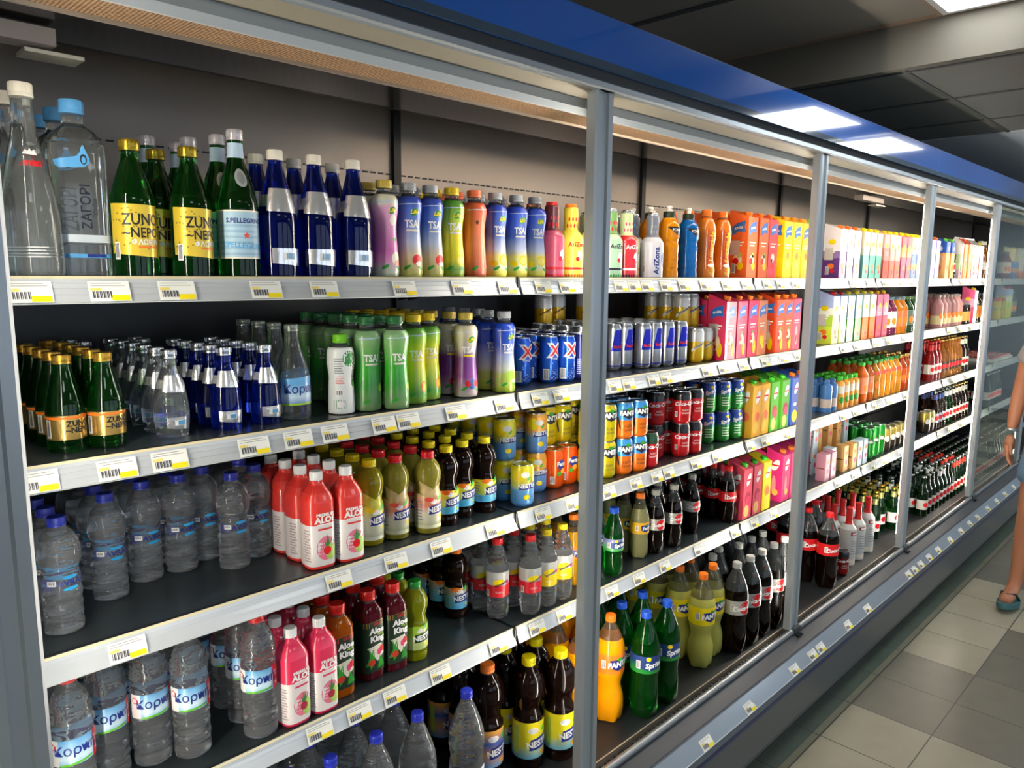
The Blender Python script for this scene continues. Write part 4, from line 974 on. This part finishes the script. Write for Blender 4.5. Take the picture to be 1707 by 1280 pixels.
# ---------------------------------------------------------------- the refrigerated display case (metres)
XL, XR = -1.20, 6.0
BLK = mat('0f1112', .45); DKG = mat('2a2d30', .3); PANEL = mat('8a827a', .34, .5, name='case_panel'); RAILG = mat('c6ccd0', .3, .25, coat=.2, name='price_rail')
CREAMP = mat('d8cfa8', .4); DECKM = mat('2c3438', .28, .2, coat=.3, name='shelf_board'); BLUEF = mat('1664c4', .12, coat=1, name='blue_fascia'); BUMP = mat('5c6064', .35, .2); CLIP = mat('98a4b0', .2, .3, coat=.6)
WBAR = mat('b4bcc0', .4, .2); LAMP = mat('fff4e4', .3, emit=TUBE_POWER, name='lamp_tube'); GRILLE = mat('a88458', .55)
def part(name, b, parent, smooth=True): return obj(name, b.mesh(name, 1, smooth), parent)
case = thing('refrigerated_display_case', 'long open refrigerated drinks case with blue top panel and aluminium door posts', 'display case', (0, 0, 0))
part('back_panel', MB().box(XL, XR, .492, .52, 1.66, 2.6, PANEL), case, False)
part('back_panel', MB().box(XL, XR, .492, .52, .2, 1.659, mat('26282a', .4, .2)), case, False)  # coloured darker below the top shelf, for shade behind packed drinks
for i in range(-1, 6):
    part('back_upright', MB().box(i*1.2-.012, i*1.2+.012, .478, .4915, .36, 2.18, BLK), case, False)
b = MB()
for z in (1.972,):
    x = XL+.05
    while x < XR:
        if abs((x+.6) % 1.2-.6) > .0: b.box(x, x+.016, .489, .4915, z, z+.004, BLK)
        x += .026
part('slot_row', b, case, False)
part('canopy_panel', MB().box(XL, XR, .0, .20, 2.083, 2.092, mat('1a1a1a', .14, .3)), case, False)
part('air_duct', MB().box(XL, XR, .20, .215, 2.083, 2.24, BLK).box(XL, XR, .215, .492, 2.24, 2.26, BLK), case, False)
HC = bpy.data.materials.new('air_honeycomb'); HC.use_nodes = True
_n = HC.node_tree; _b = _n.nodes['Principled BSDF']; _t = _n.nodes.new('ShaderNodeTexCoord'); _v = _n.nodes.new('ShaderNodeTexVoronoi'); _v.inputs['Scale'].default_value = 160; _v.inputs['Randomness'].default_value = .12
_c = _n.nodes.new('ShaderNodeValToRGB'); _c.color_ramp.elements[0].color = lin('b89470'); _c.color_ramp.elements[0].position = .35; _c.color_ramp.elements[1].color = lin('3c2c1c'); _c.color_ramp.elements[1].position = .6
_n.links.new(_t.outputs['Object'], _v.inputs['Vector']); _n.links.new(_v.outputs['Distance'], _c.inputs[0]); _n.links.new(_c.outputs[0], _b.inputs['Base Color']); _b.inputs['Roughness'].default_value = .6
part('air_honeycomb', MB().prism([(-.128, 2.080), (.0, 2.080), (.0, 2.086), (-.128, 2.086)], XL, XR, HC), case, False)
part('honeycomb_edge', MB().box(XL, XR, -.001, .004, 2.074, 2.084, mat('9c9488', .35, .4)), case, False)
part('inner_rail', MB().prism([(-.13, 2.102), (-.136, 2.080), (-.130, 2.066), (-.124, 2.066), (-.124, 2.102)], XL, XR, WBAR), case, False)
part('header_underside', MB().prism([(-.178, 2.114), (-.13, 2.102), (-.12, 2.12), (-.178, 2.13)], XL, XR, mat('8a8474', .5)), case, False)
part('top_rail', MB().prism([(-.196, 2.116), (-.192, 2.112), (-.178, 2.112), (-.178, 2.132), (-.192, 2.132), (-.196, 2.128)], XL, XR, ALU), case, False)
part('rubber_seal', MB().prism([(-.19, 2.132), (-.17, 2.132), (-.17, 2.156), (-.196, 2.152)], XL, XR, BLK), case, False)
part('fascia', MB().box(XL, XR, -.206, -.196, 2.152, 2.264, BLUEF).box(XL, XR, -.2085, -.206, 2.150, 2.168, mat('3c5468', .1, .0, coat=1)), case, False)
part('case_top', MB().box(XL, XR, -.196, .52, 2.262, 2.27, DKG), case, False)
part('header_block', MB().box(XL, XR, -.196, -.02, 2.157, 2.262, DKG), case, False)
part('deck', MB().box(XL, XR, -.13, .492, .33, .355, mat('1a1e21', .45, .1)).box(XL, XR, -.134, -.130, .325, .3585, mat('9c9484', .4, .4)), case, False)
b = MB(); x = XL; 
while x < XR: b.box(x, x+.012, -.178, -.135, .318, .342, mat('181a20', .5)); x += .022
part('deck_grille', b, case, False)
part('front_gutter', MB().box(XL, XR, -.178, -.134, .27, .316, BLK), case, False)
part('front_tube', MB().tube([(XL, -.187, .377), (XR, -.187, .377)], .0115, mat('8c9092', .42, .7), 16), case)
part('bumper', MB().prism([(-.178, .37), (-.198, .364), (-.236, .342), (-.240, .336), (-.276, .298), (-.284, .282), (-.284, .262), (-.272, .12), (-.262, .09), (-.20, .085), (-.178, .2)], XL, XR, BUMP), case, False)
part('bumper_groove', MB().prism([(-.199, .3645), (-.237, .3435), (-.2365, .3405), (-.199, .3615)], XL, XR, mat('34363a', .5)), case, False)
part('tag_strip', MB().prism([(-.242, .3385), (-.277, .3005), (-.274, .2975), (-.239, .3355)], XL, XR, CLIP).prism([(-.2775, .301), (-.279, .298), (-.277, .295), (-.275, .298)], XL, XR, mat('dfe6ea', .15, coat=1)), case, False)
part('blue_trim', MB().prism([(-.2845, .281), (-.2855, .27), (-.2845, .262), (-.283, .27)], XL, XR, mat('24345c', .3)), case, False)
part('plinth', MB().box(XL, XR, -.206, .5, 0, .09, mat('0c0e10', .5)), case, False)
part('lower_tank', MB().box(XL, XR, -.178, .5, .09, .27, DKG), case, False)
for x in (XL-.02, XR): part('end_panel', MB().box(x, x+.02, -.18, .52, .09, 2.26, DKG), case, False)
for i in range(6):
    xr = -1.093+1.2218*i; xl = xr-.066
    p = [(xl, -.1585), (xl, -.183), (xl+.006, -.187), (xl+.019, -.187), (xl+.023, -.182), (xl+.041, -.182), (xl+.045, -.187), (xr-.005, -.187), (xr, -.183), (xr, -.1585)]
    q = part('door_post', MB().prism([(a, c) for a, c in p], .385, 2.113, mat('b4bcc0', .32, .4, name='post_aluminium'), axis='z'), case, False)
    part('post_foot', MB().box(xl+.012, xr-.004, -.202, -.184, .372, .392, mat('5c6468', .35, .7)).box(xl+.02, xl+.032, -.216, -.2, .362, .3685, BLK).box(xl+.04, xl+.052, -.216, -.2, .362, .3685, BLK), q, False)
    part('post_head', MB().box(xl+.006, xr-.008, -.193, -.165, 2.112, 2.124, mat('24282c', .4)), q, False)
    xm = xl+.046
    part('lamp_tube', MB().tube([(xm, -.1518, .44), (xm, -.1518, 2.03)], .006, LAMP, 12), q)
    part('lamp_baffle', MB().box(xm-.007, xm+.007, -.1448, -.1436, .42, 2.05, mat('8c8c88', .4)), q, False)  # strip added to block straight-back light, so the tube shines sideways
    for z in (.42, 2.03): part('lamp_holder', MB().box(xm-.008, xm+.008, -.158, -.1448, z, z+.02, mat('c4c4c0', .4)), q, False)
part('sensor_bracket', MB().box(-1.2, -.945, .10, .145, 2.050, 2.076, mat('8c8480', .4, .3)).box(-.985, -.90, .12, .175, 2.040, 2.046, mat('c8c4b4', .4, .3)), case, False)
part('sensor_bracket', MB().box(2.35, 2.62, .06, .10, 2.052, 2.074, mat('8c8480', .4, .3)).box(2.58, 2.70, .08, .12, 2.042, 2.048, mat('c8c4b4', .4, .3)), case, False)
CLAMP = mat('ffe8cc', .3, emit=CANOPY_POWER, name='canopy_lamp_tube')
for x0, x1 in ((.2, 1.27), (1.42, 2.49), (2.64, 3.71)):
    part('canopy_lamp', MB().tube([(x0, -.1195, 2.0752), (x1, -.1195, 2.0752)], .004, CLAMP, 10), case)
pane = MB().box(3.80, 5.0, -.166, -.162, .40, 2.11, mat('dfeee8', .0, trans=1, ior=1.45, name='door_glass'))
obj('sliding_glass_door', pane.mesh('sliding_glass_door', 1, False))
tag(bpy.data.objects['sliding_glass_door'], 'clear glass sliding door closed across the last bay of the drinks case', 'glass door')
# shelves: each section a shelf of its own with its price rail
SN = ['leftmost', 'second', 'third', 'fourth', 'fifth', 'sixth']
for s in (1, 2, 3, 4):
    z = SHELF_Z[s]
    for i in range(6):
        x0, x1 = (i-1)*1.2+.005, i*1.2-.005
        t = thing('price_rail_shelf', '%s bay from the left, black shelf with white price rail, %s' % (SN[i] if i else 'first', SHELF_NAME[s].replace(' shelf', ' level')), 'shelf', ((x0+x1)/2, 0, z), group='shelves of the drinks case')
        h = (x1-x0)/2
        obj('shelf_board', MB().box(-h, h, .004, .476, -.022, -.0005, DECKM).box(-h, h, .0, .004, -.02, .0025, BLK).mesh('shelf_board', 1, False), t)
        # rail: cream lip, ribbed face leaning forward
        pr = [(.0, 0), (-.003, .0005), (-.005, -.003), (-.0065, -.009), (-.0055, -.0095), (-.0085, -.017), (-.0075, -.0175), (-.0125, -.027), (-.0115, -.0275), (-.0175, -.0385), (-.019, -.0395), (-.0175, -.041), (-.013, -.0395), (-.003, -.012), (.0, -.012)]
        obj('price_rail', MB().prism(pr, -h, h, RAILG).prism([(-.003, .0008), (-.0052, -.0028), (-.0058, -.0028), (-.0036, .0012)], -h, h, CREAMP).mesh('price_rail', 1, False), t)
        obj('rail_end_cap', MB().box(h-.002, h+.002, -.012, .004, -.030, .001, mat('2c2c34', .4)).mesh('rail_end_cap', 1, False), t)
        for sx in (-h+.01, h-.012):
            obj('shelf_bracket', MB().prism([(.01, -.022), (.46, -.022), (.46, -.07), (.4, -.06), (.05, -.03)], sx, sx+.003, BLK).mesh('shelf_bracket', 1, False), t)
# price tags clipped into the rails
TAGM = mat('eceee6', .4); TAGY = mat('f2dc10', .4)
def tag_mesh(w, h, yellow=True, n=0):
    b = MB(); M = flat_map((0, 0, 0), (1, 0, 0), (0, 0, 1), (0, -1, 0))
    b.box(-w/2, w/2, 0, .4, 0, h, TAGM)
    if yellow: b.rect(M, w*.02, w*.46, 1, h*.3, TAGY, .5); b.rect(M, -w*.46, -w*.2, h*.52, h*.66, mat('e8d470', .4), .5)
    for i in range(11): b.poly(M, [(-w*.42+i*w*.042, h*.16), (-w*.42+(i+.4+.4*((i*7+n) % 2))*w*.042, h*.16), (-w*.42+(i+.4+.4*((i*7+n) % 2))*w*.042, h*.5), (-w*.42+i*w*.042, h*.5)], BARC, .5)
    b.lines(M, -w*.44, w*.4, h*.78, h*.9, 2, mat('9a9a98', .5), .5)
    return b.mesh('price_tag', smooth=False)
TM = [tag_mesh(60, 33, n=0), tag_mesh(60, 33, n=1), tag_mesh(60, 33, False)]
TAGS = {1: [-1.036, -0.927, -0.823, -0.664, -0.544, -0.352, -0.19, -0.046, 0.082, 0.174, 0.273, 0.407, 0.471, 0.535, 0.634, 0.735, 0.86, 0.996, 1.133, 1.291, 1.397, 1.526, 2.1, 2.3, 2.5, 2.72, 2.9, 3.1, 3.637, 3.8, 4.0, 4.3, 4.5], 2: [-1.048, -0.934, -0.851, -0.7, -0.61, -0.529, -0.41, -0.346, -0.209, -0.054, 0.076, 0.158, 0.284, 0.393, 0.459, 0.588, 0.654, 0.897, 1.004, 1.143, 1.312, 1.461, 1.594, 2.05, 2.2, 2.437, 2.62, 2.85, 3.05, 3.637, 3.85, 4.1, 4.35], 3: [-0.938, -0.529, -0.384, -0.256, -0.082, 0.094, 0.217, 0.379, 0.512, 0.625, 0.692, 0.855, 0.993, 1.237, 1.351, 1.53, 2.1, 2.25, 2.5, 2.7, 2.95, 3.1, 3.637, 3.8, 4.1], 4: [-0.584, -0.487, -0.393, -0.26, -0.069, 0.077, 0.188, 0.307, 0.407, 0.546, 0.69, 0.901, 1.152, 1.306, 1.467, 2.1, 2.3, 2.55, 2.7, 2.95, 3.1, 3.637, 3.85, 4.1], 5: [0.18, 0.312, 0.559, 0.827, 1.158, 1.31, 1.384, 1.645, 1.859, 2.382, 2.468, 2.558, 2.688, 2.835, 3.044, 3.246, 3.426, 3.591, 3.821, 4.038, 4.255, 4.486]}
for s, xs in TAGS.items():
    xs = sorted(xs)
    for i, x in enumerate(xs):
        o = obj('price_tag', TM[i % 2 if not (s == 4 and i == 11) else 2])
        if s < 5: o.location = (x, -.0205, SHELF_Z[s]-.0375); o.rotation_euler = (-math.radians(22), 0, 0)
        else: o.location = (x, -.2785, .2995); o.rotation_euler = (-math.radians(43), 0, math.radians((i*37 % 7)-3)*.3)
        near = min(((abs(sp[2]-x), KINDS[sp[1]]['desc']) for sp in spots if sp[0] == min(s, 5) and sp[5] == 0), default=(0, 'the case'))[1]
        where = SHELF_NAME[s]+' rail' if s < 5 else 'bumper strip'
        tag(o, ('white price tag with yellow corner, %s, %s from the left' if not (s == 4 and i == 11) else 'plain white price tag without yellow, %s, %s from the left') % (where, ORD[i] if i < len(ORD) else 'number %d' % (i+1)), 'price tag', 'price tags on the '+where)
# ---------------------------------------------------------------- the shop room
def structure(name, b, smooth=False, **kw):
    o = obj(name, b.mesh(name, 1, smooth)); o['kind'] = 'structure'; return o
FM = bpy.data.materials.new('floor_tiles'); FM.use_nodes = True; nt = FM.node_tree; L = nt.links; P = nt.nodes['Principled BSDF']
def nd(t, **kw):
    n = nt.nodes.new(t)
    for k, v in kw.items(): setattr(n, k, v)
    return n
def mth(op, a, b=None):
    n = nd('ShaderNodeMath', operation=op)
    for i, q in enumerate((a, b)):
        if q is None: continue
        if isinstance(q, (int, float)): n.inputs[i].default_value = q
        else: L.new(q, n.inputs[i])
    return n.outputs[0]
tc = nd('ShaderNodeTexCoord'); sx = nd('ShaderNodeSeparateXYZ'); L.new(tc.outputs['Object'], sx.inputs[0])
tx = mth('DIVIDE', mth('SUBTRACT', sx.outputs['X'], .117), .3017); ty = mth('DIVIDE', mth('ADD', sx.outputs['Y'], .309), .295)
fx, fy = mth('FLOOR', tx), mth('FLOOR', ty); gx, gy = mth('FRACT', tx), mth('FRACT', ty)
cx = nd('ShaderNodeCombineXYZ'); L.new(fx, cx.inputs[0]); L.new(fy, cx.inputs[1])
wn = nd('ShaderNodeTexWhiteNoise', noise_dimensions='3D'); L.new(cx.outputs[0], wn.inputs['Vector'])
cr_ = nd('ShaderNodeValToRGB'); e = cr_.color_ramp.elements; cr_.color_ramp.interpolation = 'CONSTANT'
e[0].position = 0; e[0].color = lin('a8a28c'); e[1].position = .58; e[1].color = lin('7d7a6c'); q = e.new(.3); q.color = lin('b2ad96'); q = e.new(.8); q.color = lin('757468')
L.new(wn.outputs[0], cr_.inputs[0])
inner = mth('GREATER_THAN', ty, 0.0)
m1 = nd('ShaderNodeMix', data_type='RGBA'); L.new(inner, m1.inputs[0]); L.new(cr_.outputs[0], m1.inputs[6]); m1.inputs[7].default_value = lin('6a7468')
ns = nd('ShaderNodeTexNoise'); ns.inputs['Scale'].default_value = 9; ns.inputs['Detail'].default_value = 6; L.new(tc.outputs['Object'], ns.inputs['Vector'])
m3 = nd('ShaderNodeMix', data_type='RGBA', blend_type='MULTIPLY'); m3.inputs[0].default_value = .25; L.new(m1.outputs[2], m3.inputs[6]); L.new(ns.outputs[0], m3.inputs[7])
grout = mth('MAXIMUM', mth('GREATER_THAN', mth('ABSOLUTE', mth('SUBTRACT', gx, .5)), .492), mth('GREATER_THAN', mth('ABSOLUTE', mth('SUBTRACT', gy, .5)), .492))
strip = mth('MULTIPLY', mth('GREATER_THAN', ty, -.0), mth('LESS_THAN', ty, .085))
m4 = nd('ShaderNodeMix', data_type='RGBA'); L.new(strip, m4.inputs[0]); L.new(m3.outputs[2], m4.inputs[6]); m4.inputs[7].default_value = lin('8e8a74')
m2 = nd('ShaderNodeMix', data_type='RGBA'); L.new(grout, m2.inputs[0]); L.new(m4.outputs[2], m2.inputs[6]); m2.inputs[7].default_value = lin('4c4a44')
L.new(m2.outputs[2], P.inputs['Base Color']); P.inputs['Roughness'].default_value = .35
structure('floor', MB().box(-4, 10, -5, 1.0, -.05, 0, FM))
CEI = mat('b0a89c', .8); CEID = mat('80827e', .8); GRD = mat('5c5e5c', .7); CST = mat('a89c8c', .6)
structure('ceiling', MB().box(-4, 1.67, -5, 1.0, 2.60, 2.64, CEI).box(1.67, 1.70, -5, 1, 2.44, 2.64, mat('7e786c', .8)))
structure('ceiling_far', MB().box(1.70, 3.42, -5, 1.0, 2.462, 2.5, CEID).box(3.42, 10, -5, 1.0, 2.455, 2.5, mat('d0d8e0', .7)))
b = MB()
for i in range(3): b.box(1.81+.585*i, 1.828+.585*i, -5, 1.0, 2.457, 2.4615, GRD)
for i in range(8): b.box(1.701, 3.42, -4.47+.6*i, -4.452+.6*i, 2.4565, 2.4615, GRD)
structure('trim_1', b)
b = MB().box(1.02, 1.045, -5, 1.0, 2.594, 2.5999, GRD)
structure('trim_2', b)
structure('trim_3', MB().box(1.655, 1.6695, -5, 1.0, 2.592, 2.5999, mat('a8907c', .6)).box(1.045, 1.655, -.425, -.40, 2.592, 2.5999, mat('b09c88', .6)))
WAL = mat('b8b8b0', .8)
structure('wall_back', MB().box(-4, 10, 1.0, 1.1, 0, 2.7, WAL)); structure('wall_front', MB().box(-4, 10, -5.1, -5, 0, 2.7, mat('9a9a94', .8)))
structure('wall_left', MB().box(-4.1, -4, -5, 1, 0, 2.7, WAL)); structure('wall_right', MB().box(10, 10.1, -5, 1, 0, 2.7, mat('a8b4bc', .7)))
FILL_PANE = mat('dceaff', .4, emit=FILL_POWER, name='fill_light_pane')  # unseen glowing windows added opposite to brighten ceiling and post fronts
for i, x in enumerate((-3.0, -.2, 2.6, 5.4)):
    structure('fill_window_%d' % (i+1), MB().box(x, x+2.3, -4.99, -4.97, .75, 2.3, FILL_PANE).box(x-.05, x, -4.99, -4.95, .7, 2.35, WHITE).box(x+2.3, x+2.35, -4.99, -4.95, .7, 2.35, WHITE).box(x-.05, x+2.35, -4.99, -4.95, .7, .75, WHITE).box(x-.05, x+2.35, -4.99, -4.95, 2.3, 2.35, WHITE))
LP = mat('f4fbff', .4, emit=PANEL_POWER, name='light_diffuser')
panels = [(1.05, -1.03, 2.60, 'near the camera'), (2.08, -1.2, 2.461, ''), (3.05, -1.2, 2.454, ''), (4.9, -1.9, 2.454, ''), (6.2, -1.9, 2.454, ''), (7.4, -1.9, 2.454, ''), (8.6, -1.9, 2.454, ''), (-1.6, -2.6, 2.60, ''), (.53, -3.2, 2.60, ''), (2.2, -3.4, 2.461, ''), (5.2, -3.4, 2.454, '')]  # those further down the aisle are added for general brightening
for i, (x, y, z, w_) in enumerate(panels):
    dy = .15 if i == 0 else .3
    t = thing('ceiling_light_panel', 'square ceiling light panel %s' % (w_ or 'number %s along the aisle' % ORD[i]), 'ceiling light', (x+.3, y+.3 if i else -.57, z), group='ceiling light panels')
    t['label'] = ['narrow white ceiling light panel nearest the camera', 'lit square ceiling panel above the middle bays', 'lit square ceiling panel just beyond the middle bays', 'added lit square ceiling panel over the walking person', 'added lit square ceiling panel past the last door post', 'added lit ceiling panel far down the aisle', 'farthest added lit ceiling panel down the aisle', 'lit ceiling panel behind the camera to the left', 'lit ceiling panel behind the camera', 'lit ceiling panel over the next aisle, nearer', 'lit ceiling panel over the next aisle, farther'][i]
    obj('light_frame', MB().box(-.3, .3, -dy, -dy+.02, -.012, 0, WHITE).box(-.3, .3, dy-.02, dy, -.012, 0, WHITE).box(-.3, -.28, -dy+.02, dy-.02, -.012, 0, WHITE).box(.28, .3, -dy+.02, dy-.02, -.012, 0, WHITE).mesh('light_frame', 1, False), t)
    obj('light_diffuser', MB().box(-.28, .28, -dy+.02, dy-.02, -.008, -.002, LP).mesh('light_diffuser', 1, False), t)
# neighbouring case at the far left edge
t = thing('promotional_stand', 'dark blue promotional stand with white edge strip left of the first post', 'stand', (-1.29, -.2, 0))
obj('stand_panel', MB().box(-.1, .05, -.04, .02, 0, 1.25, mat('0c2c84', .4)).mesh('stand_panel', 1, False), t)
b = MB().box(.05, .074, -.045, .02, 0, 1.28, mat('d8dcb8', .4)); M = flat_map((.062, -.045, 0), (1, 0, 0), (0, 0, 1), (0, -1, 0))
for i in range(9): b.rect(M, -.010, .010, .3+i*.1, .35+i*.1, [RED, WHITE, mat('b8a898', .5)][i % 3], .0006)
obj('edge_strip', b.mesh('edge_strip', 1, False), t)
# ---------------------------------------------------------------- the shopper at the right edge, walking towards the camera
SKIN = mat('b87c5c', .5, name='skin'); SHIRT = mat('98989a', .8, name='grey_cotton', bump=.2, bscale=200); DENIM = mat('6888a8', .8, name='blue_denim', bump=.3, bscale=300); SOLE = mat('3c6c70', .5)
HAIR = mat('3a2a1c', .7)
def skin(name, pts, edges, root, material, parent, sub=2):
    me = bpy.data.meshes.new(name); me.from_pydata([q[:3] for q in pts], edges, [])
    o = bpy.data.objects.new(name, me); C.objects.link(o)
    md = o.modifiers.new('skin', 'SKIN'); md.use_smooth_shade = True
    for i, q in enumerate(pts):
        r = q[3] if isinstance(q[3], tuple) else (q[3], q[3])
        me.skin_vertices[0].data[i].radius = r; me.skin_vertices[0].data[i].use_root = (i == root)
    sb = o.modifiers.new('sub', 'SUBSURF'); sb.levels = sub; sb.render_levels = sub
    dg = bpy.context.evaluated_depsgraph_get(); m2 = bpy.data.meshes.new_from_object(o.evaluated_get(dg))
    bpy.data.objects.remove(o); m2.materials.clear(); m2.materials.append(material)
    m2.polygons.foreach_set('use_smooth', [True]*len(m2.polygons))
    return obj(name, m2, parent)
per = thing('person', 'person in grey t-shirt, light blue shorts and flip-flops walking past the case', 'person', (3.30, -.70, 0))
B_ = []; E_ = []
def ch(prev, *pts):
    for q in pts:
        B_.append(q); 
        if prev is not None: E_.append((prev, len(B_)-1))
        prev = len(B_)-1
    return prev
pel = ch(None, (.02, 0, .95, .13)); sp = ch(pel, (.02, 0, 1.08, .125), (.0, 0, 1.25, .14), (-.0, 0, 1.38, .12)); nk = ch(sp, (-.01, 0, 1.47, .062), (-.02, 0, 1.52, .058)); hd = ch(nk, (-.03, 0, 1.59, .078), (-.025, 0, 1.66, .092), (-.015, 0, 1.73, .07))
for s_, (kx, ax, tz) in ((1, (-.10, -.10, .0)), (-1, (.10, .34, .04))):
    sh = ch(sp, (.0, .17*s_, 1.40, .062)); el = ch(sh, (.02, .215*s_, 1.27, .05), (.035 if s_ > 0 else -.05, .24*s_, 1.13, .041), (.01 if s_ > 0 else -.12, .25*s_, 1.02, .037), (-.02 if s_ > 0 else -.18, .255*s_, .90, .026))
    hip = ch(pel, (.02, .10*s_, .86, .088)); 
    if s_ > 0: ch(hip, (-.03, .12, .68, .076), (-.09, .13, .50, .054), (-.07, .135, .36, .056), (-.09, .15, .15, .033), (-.10, .155, .085, .034), (-.19, .16, .062, .036), (-.26, .165, .055, .030))
    else: ch(hip, (.07, -.11, .68, .076), (.14, -.11, .49, .054), (.25, -.11, .36, .055), (.40, -.11, .20, .033), (.44, -.11, .14, .034), (.36, -.11, .06, .036), (.30, -.11, .035, .028))
body = skin('body', B_, E_, 0, SKIN, per)
# clothes follow the same bones a little further out
skin('t_shirt', [(.02, 0, .84, .172), (.02, 0, .93, .165), (.02, 0, 1.08, .15), (0, 0, 1.25, .158), (0, 0, 1.38, .135), (0, .16, 1.405, .078), (.02, .21, 1.28, .072), (.025, .225, 1.25, .066), (0, -.16, 1.405, .078), (.02, -.21, 1.28, .072), (.01, -.225, 1.25, .066)], [(0, 1), (1, 2), (2, 3), (3, 4), (4, 5), (5, 6), (6, 7), (4, 8), (8, 9), (9, 10)], 0, SHIRT, per)
skin('shorts', [(.02, 0, .93, .142), (.02, .095, .86, .112), (-.03, .12, .70, .102), (-.06, .125, .62, .094), (.02, -.095, .86, .112), (.06, -.11, .70, .102), (.09, -.11, .62, .094)], [(0, 1), (1, 2), (2, 3), (0, 4), (4, 5), (5, 6)], 0, DENIM, per)
def hand(cx, cy, cz, s_):
    q = [(cx, cy, cz, .022), (cx-.005, cy, cz-.045, .027), (cx-.01, cy-.0, cz-.085, .026)]; ed = [(0, 1), (1, 2)]
    pts = list(q)
    for i, (dx, l) in enumerate(((-.030, .075), (-.012, .085), (.007, .08), (.025, .062))):
        a = len(pts); pts += [(cx+dx-.01, cy, cz-.095, .0095), (cx+dx-.014, cy-.006*s_, cz-.095-l*.5, .009), (cx+dx-.012, cy-.022*s_, cz-.095-l*.85, .0075)]
        ed += [(2, a), (a, a+1), (a+1, a+2)]
    a = len(pts); pts += [(cx-.034, cy-.008*s_, cz-.05, .011), (cx-.052, cy-.014*s_, cz-.082, .0095), (cx-.056, cy-.02*s_, cz-.105, .008)]; ed += [(1, a), (a, a+1), (a+1, a+2)]
    skin('hand', pts, ed, 0, SKIN, per)
hand(-.022, .256, .885, 1); hand(-.185, -.256, .885, -1)
obj('wristband', MB().tube([(-.018, .2545, .912), (-.021, .2555, .90)], .031, mat('c8ccd0', .3, .8), 20).mesh('wristband', 1), per)
for cx, cy, cz, rx, ry, rot in ((-.175, .16, .028, .135, .047, .12), (.365, -.11, .012, .135, .047, -.05)):
    vs = MB(); n = 24
    vs.prism([(rx*math.cos(2*math.pi*i/n), ry*math.sin(2*math.pi*i/n)*(1+.15*math.cos(2*math.pi*i/n+2.6))) for i in range(n)], -.012, .012, SOLE, 'z')
    o = obj('flip_flop', vs.mesh('flip_flop', 1, False), per, (cx, cy, cz)); o.rotation_euler = (0, rot, 0)
    obj('strap', MB().tube([(-.07, 0, .012), (-.06, 0, .05), (-.02, .03, .05), (.03, .042, .012)], .006, BLACK, 8).tube([(-.06, 0, .05), (-.02, -.03, .05), (.03, -.042, .012)], .006, BLACK, 8).mesh('strap', 1), o)
obj('hair', MB().lathe([(.06, 1.60), (.088, 1.63), (.098, 1.68), (.09, 1.74), (.06, 1.785), (.01, 1.80)], HAIR, 20, cx=.004).mesh('hair', 1), per)
F_ = MB(); F_.tube([(-.115, 0, 1.675), (-.135, 0, 1.64), (-.118, 0, 1.632)], [.008, .013, .008], SKIN); F_.tube([(-.108, -.022, 1.605), (-.113, 0, 1.603), (-.108, .022, 1.605)], [.003, .006, .003], mat('904c44', .5))
for s_ in (1, -1):
    F_.lathe([(.002, 1.656), (.009, 1.660), (.011, 1.666), (.009, 1.672), (.002, 1.676)], WHITE, 10, cx=-.100, cy=.034*s_); F_.lathe([(.001, 1.661), (.005, 1.664), (.005, 1.668), (.001, 1.671)], BLACK, 8, cx=-.108, cy=.034*s_)
    F_.tube([(-.02, .088*s_, 1.63), (-.01, .1*s_, 1.66), (-.02, .092*s_, 1.685)], [.01, .014, .009], SKIN)
obj('face_features', F_.mesh('face_features', 1), per)
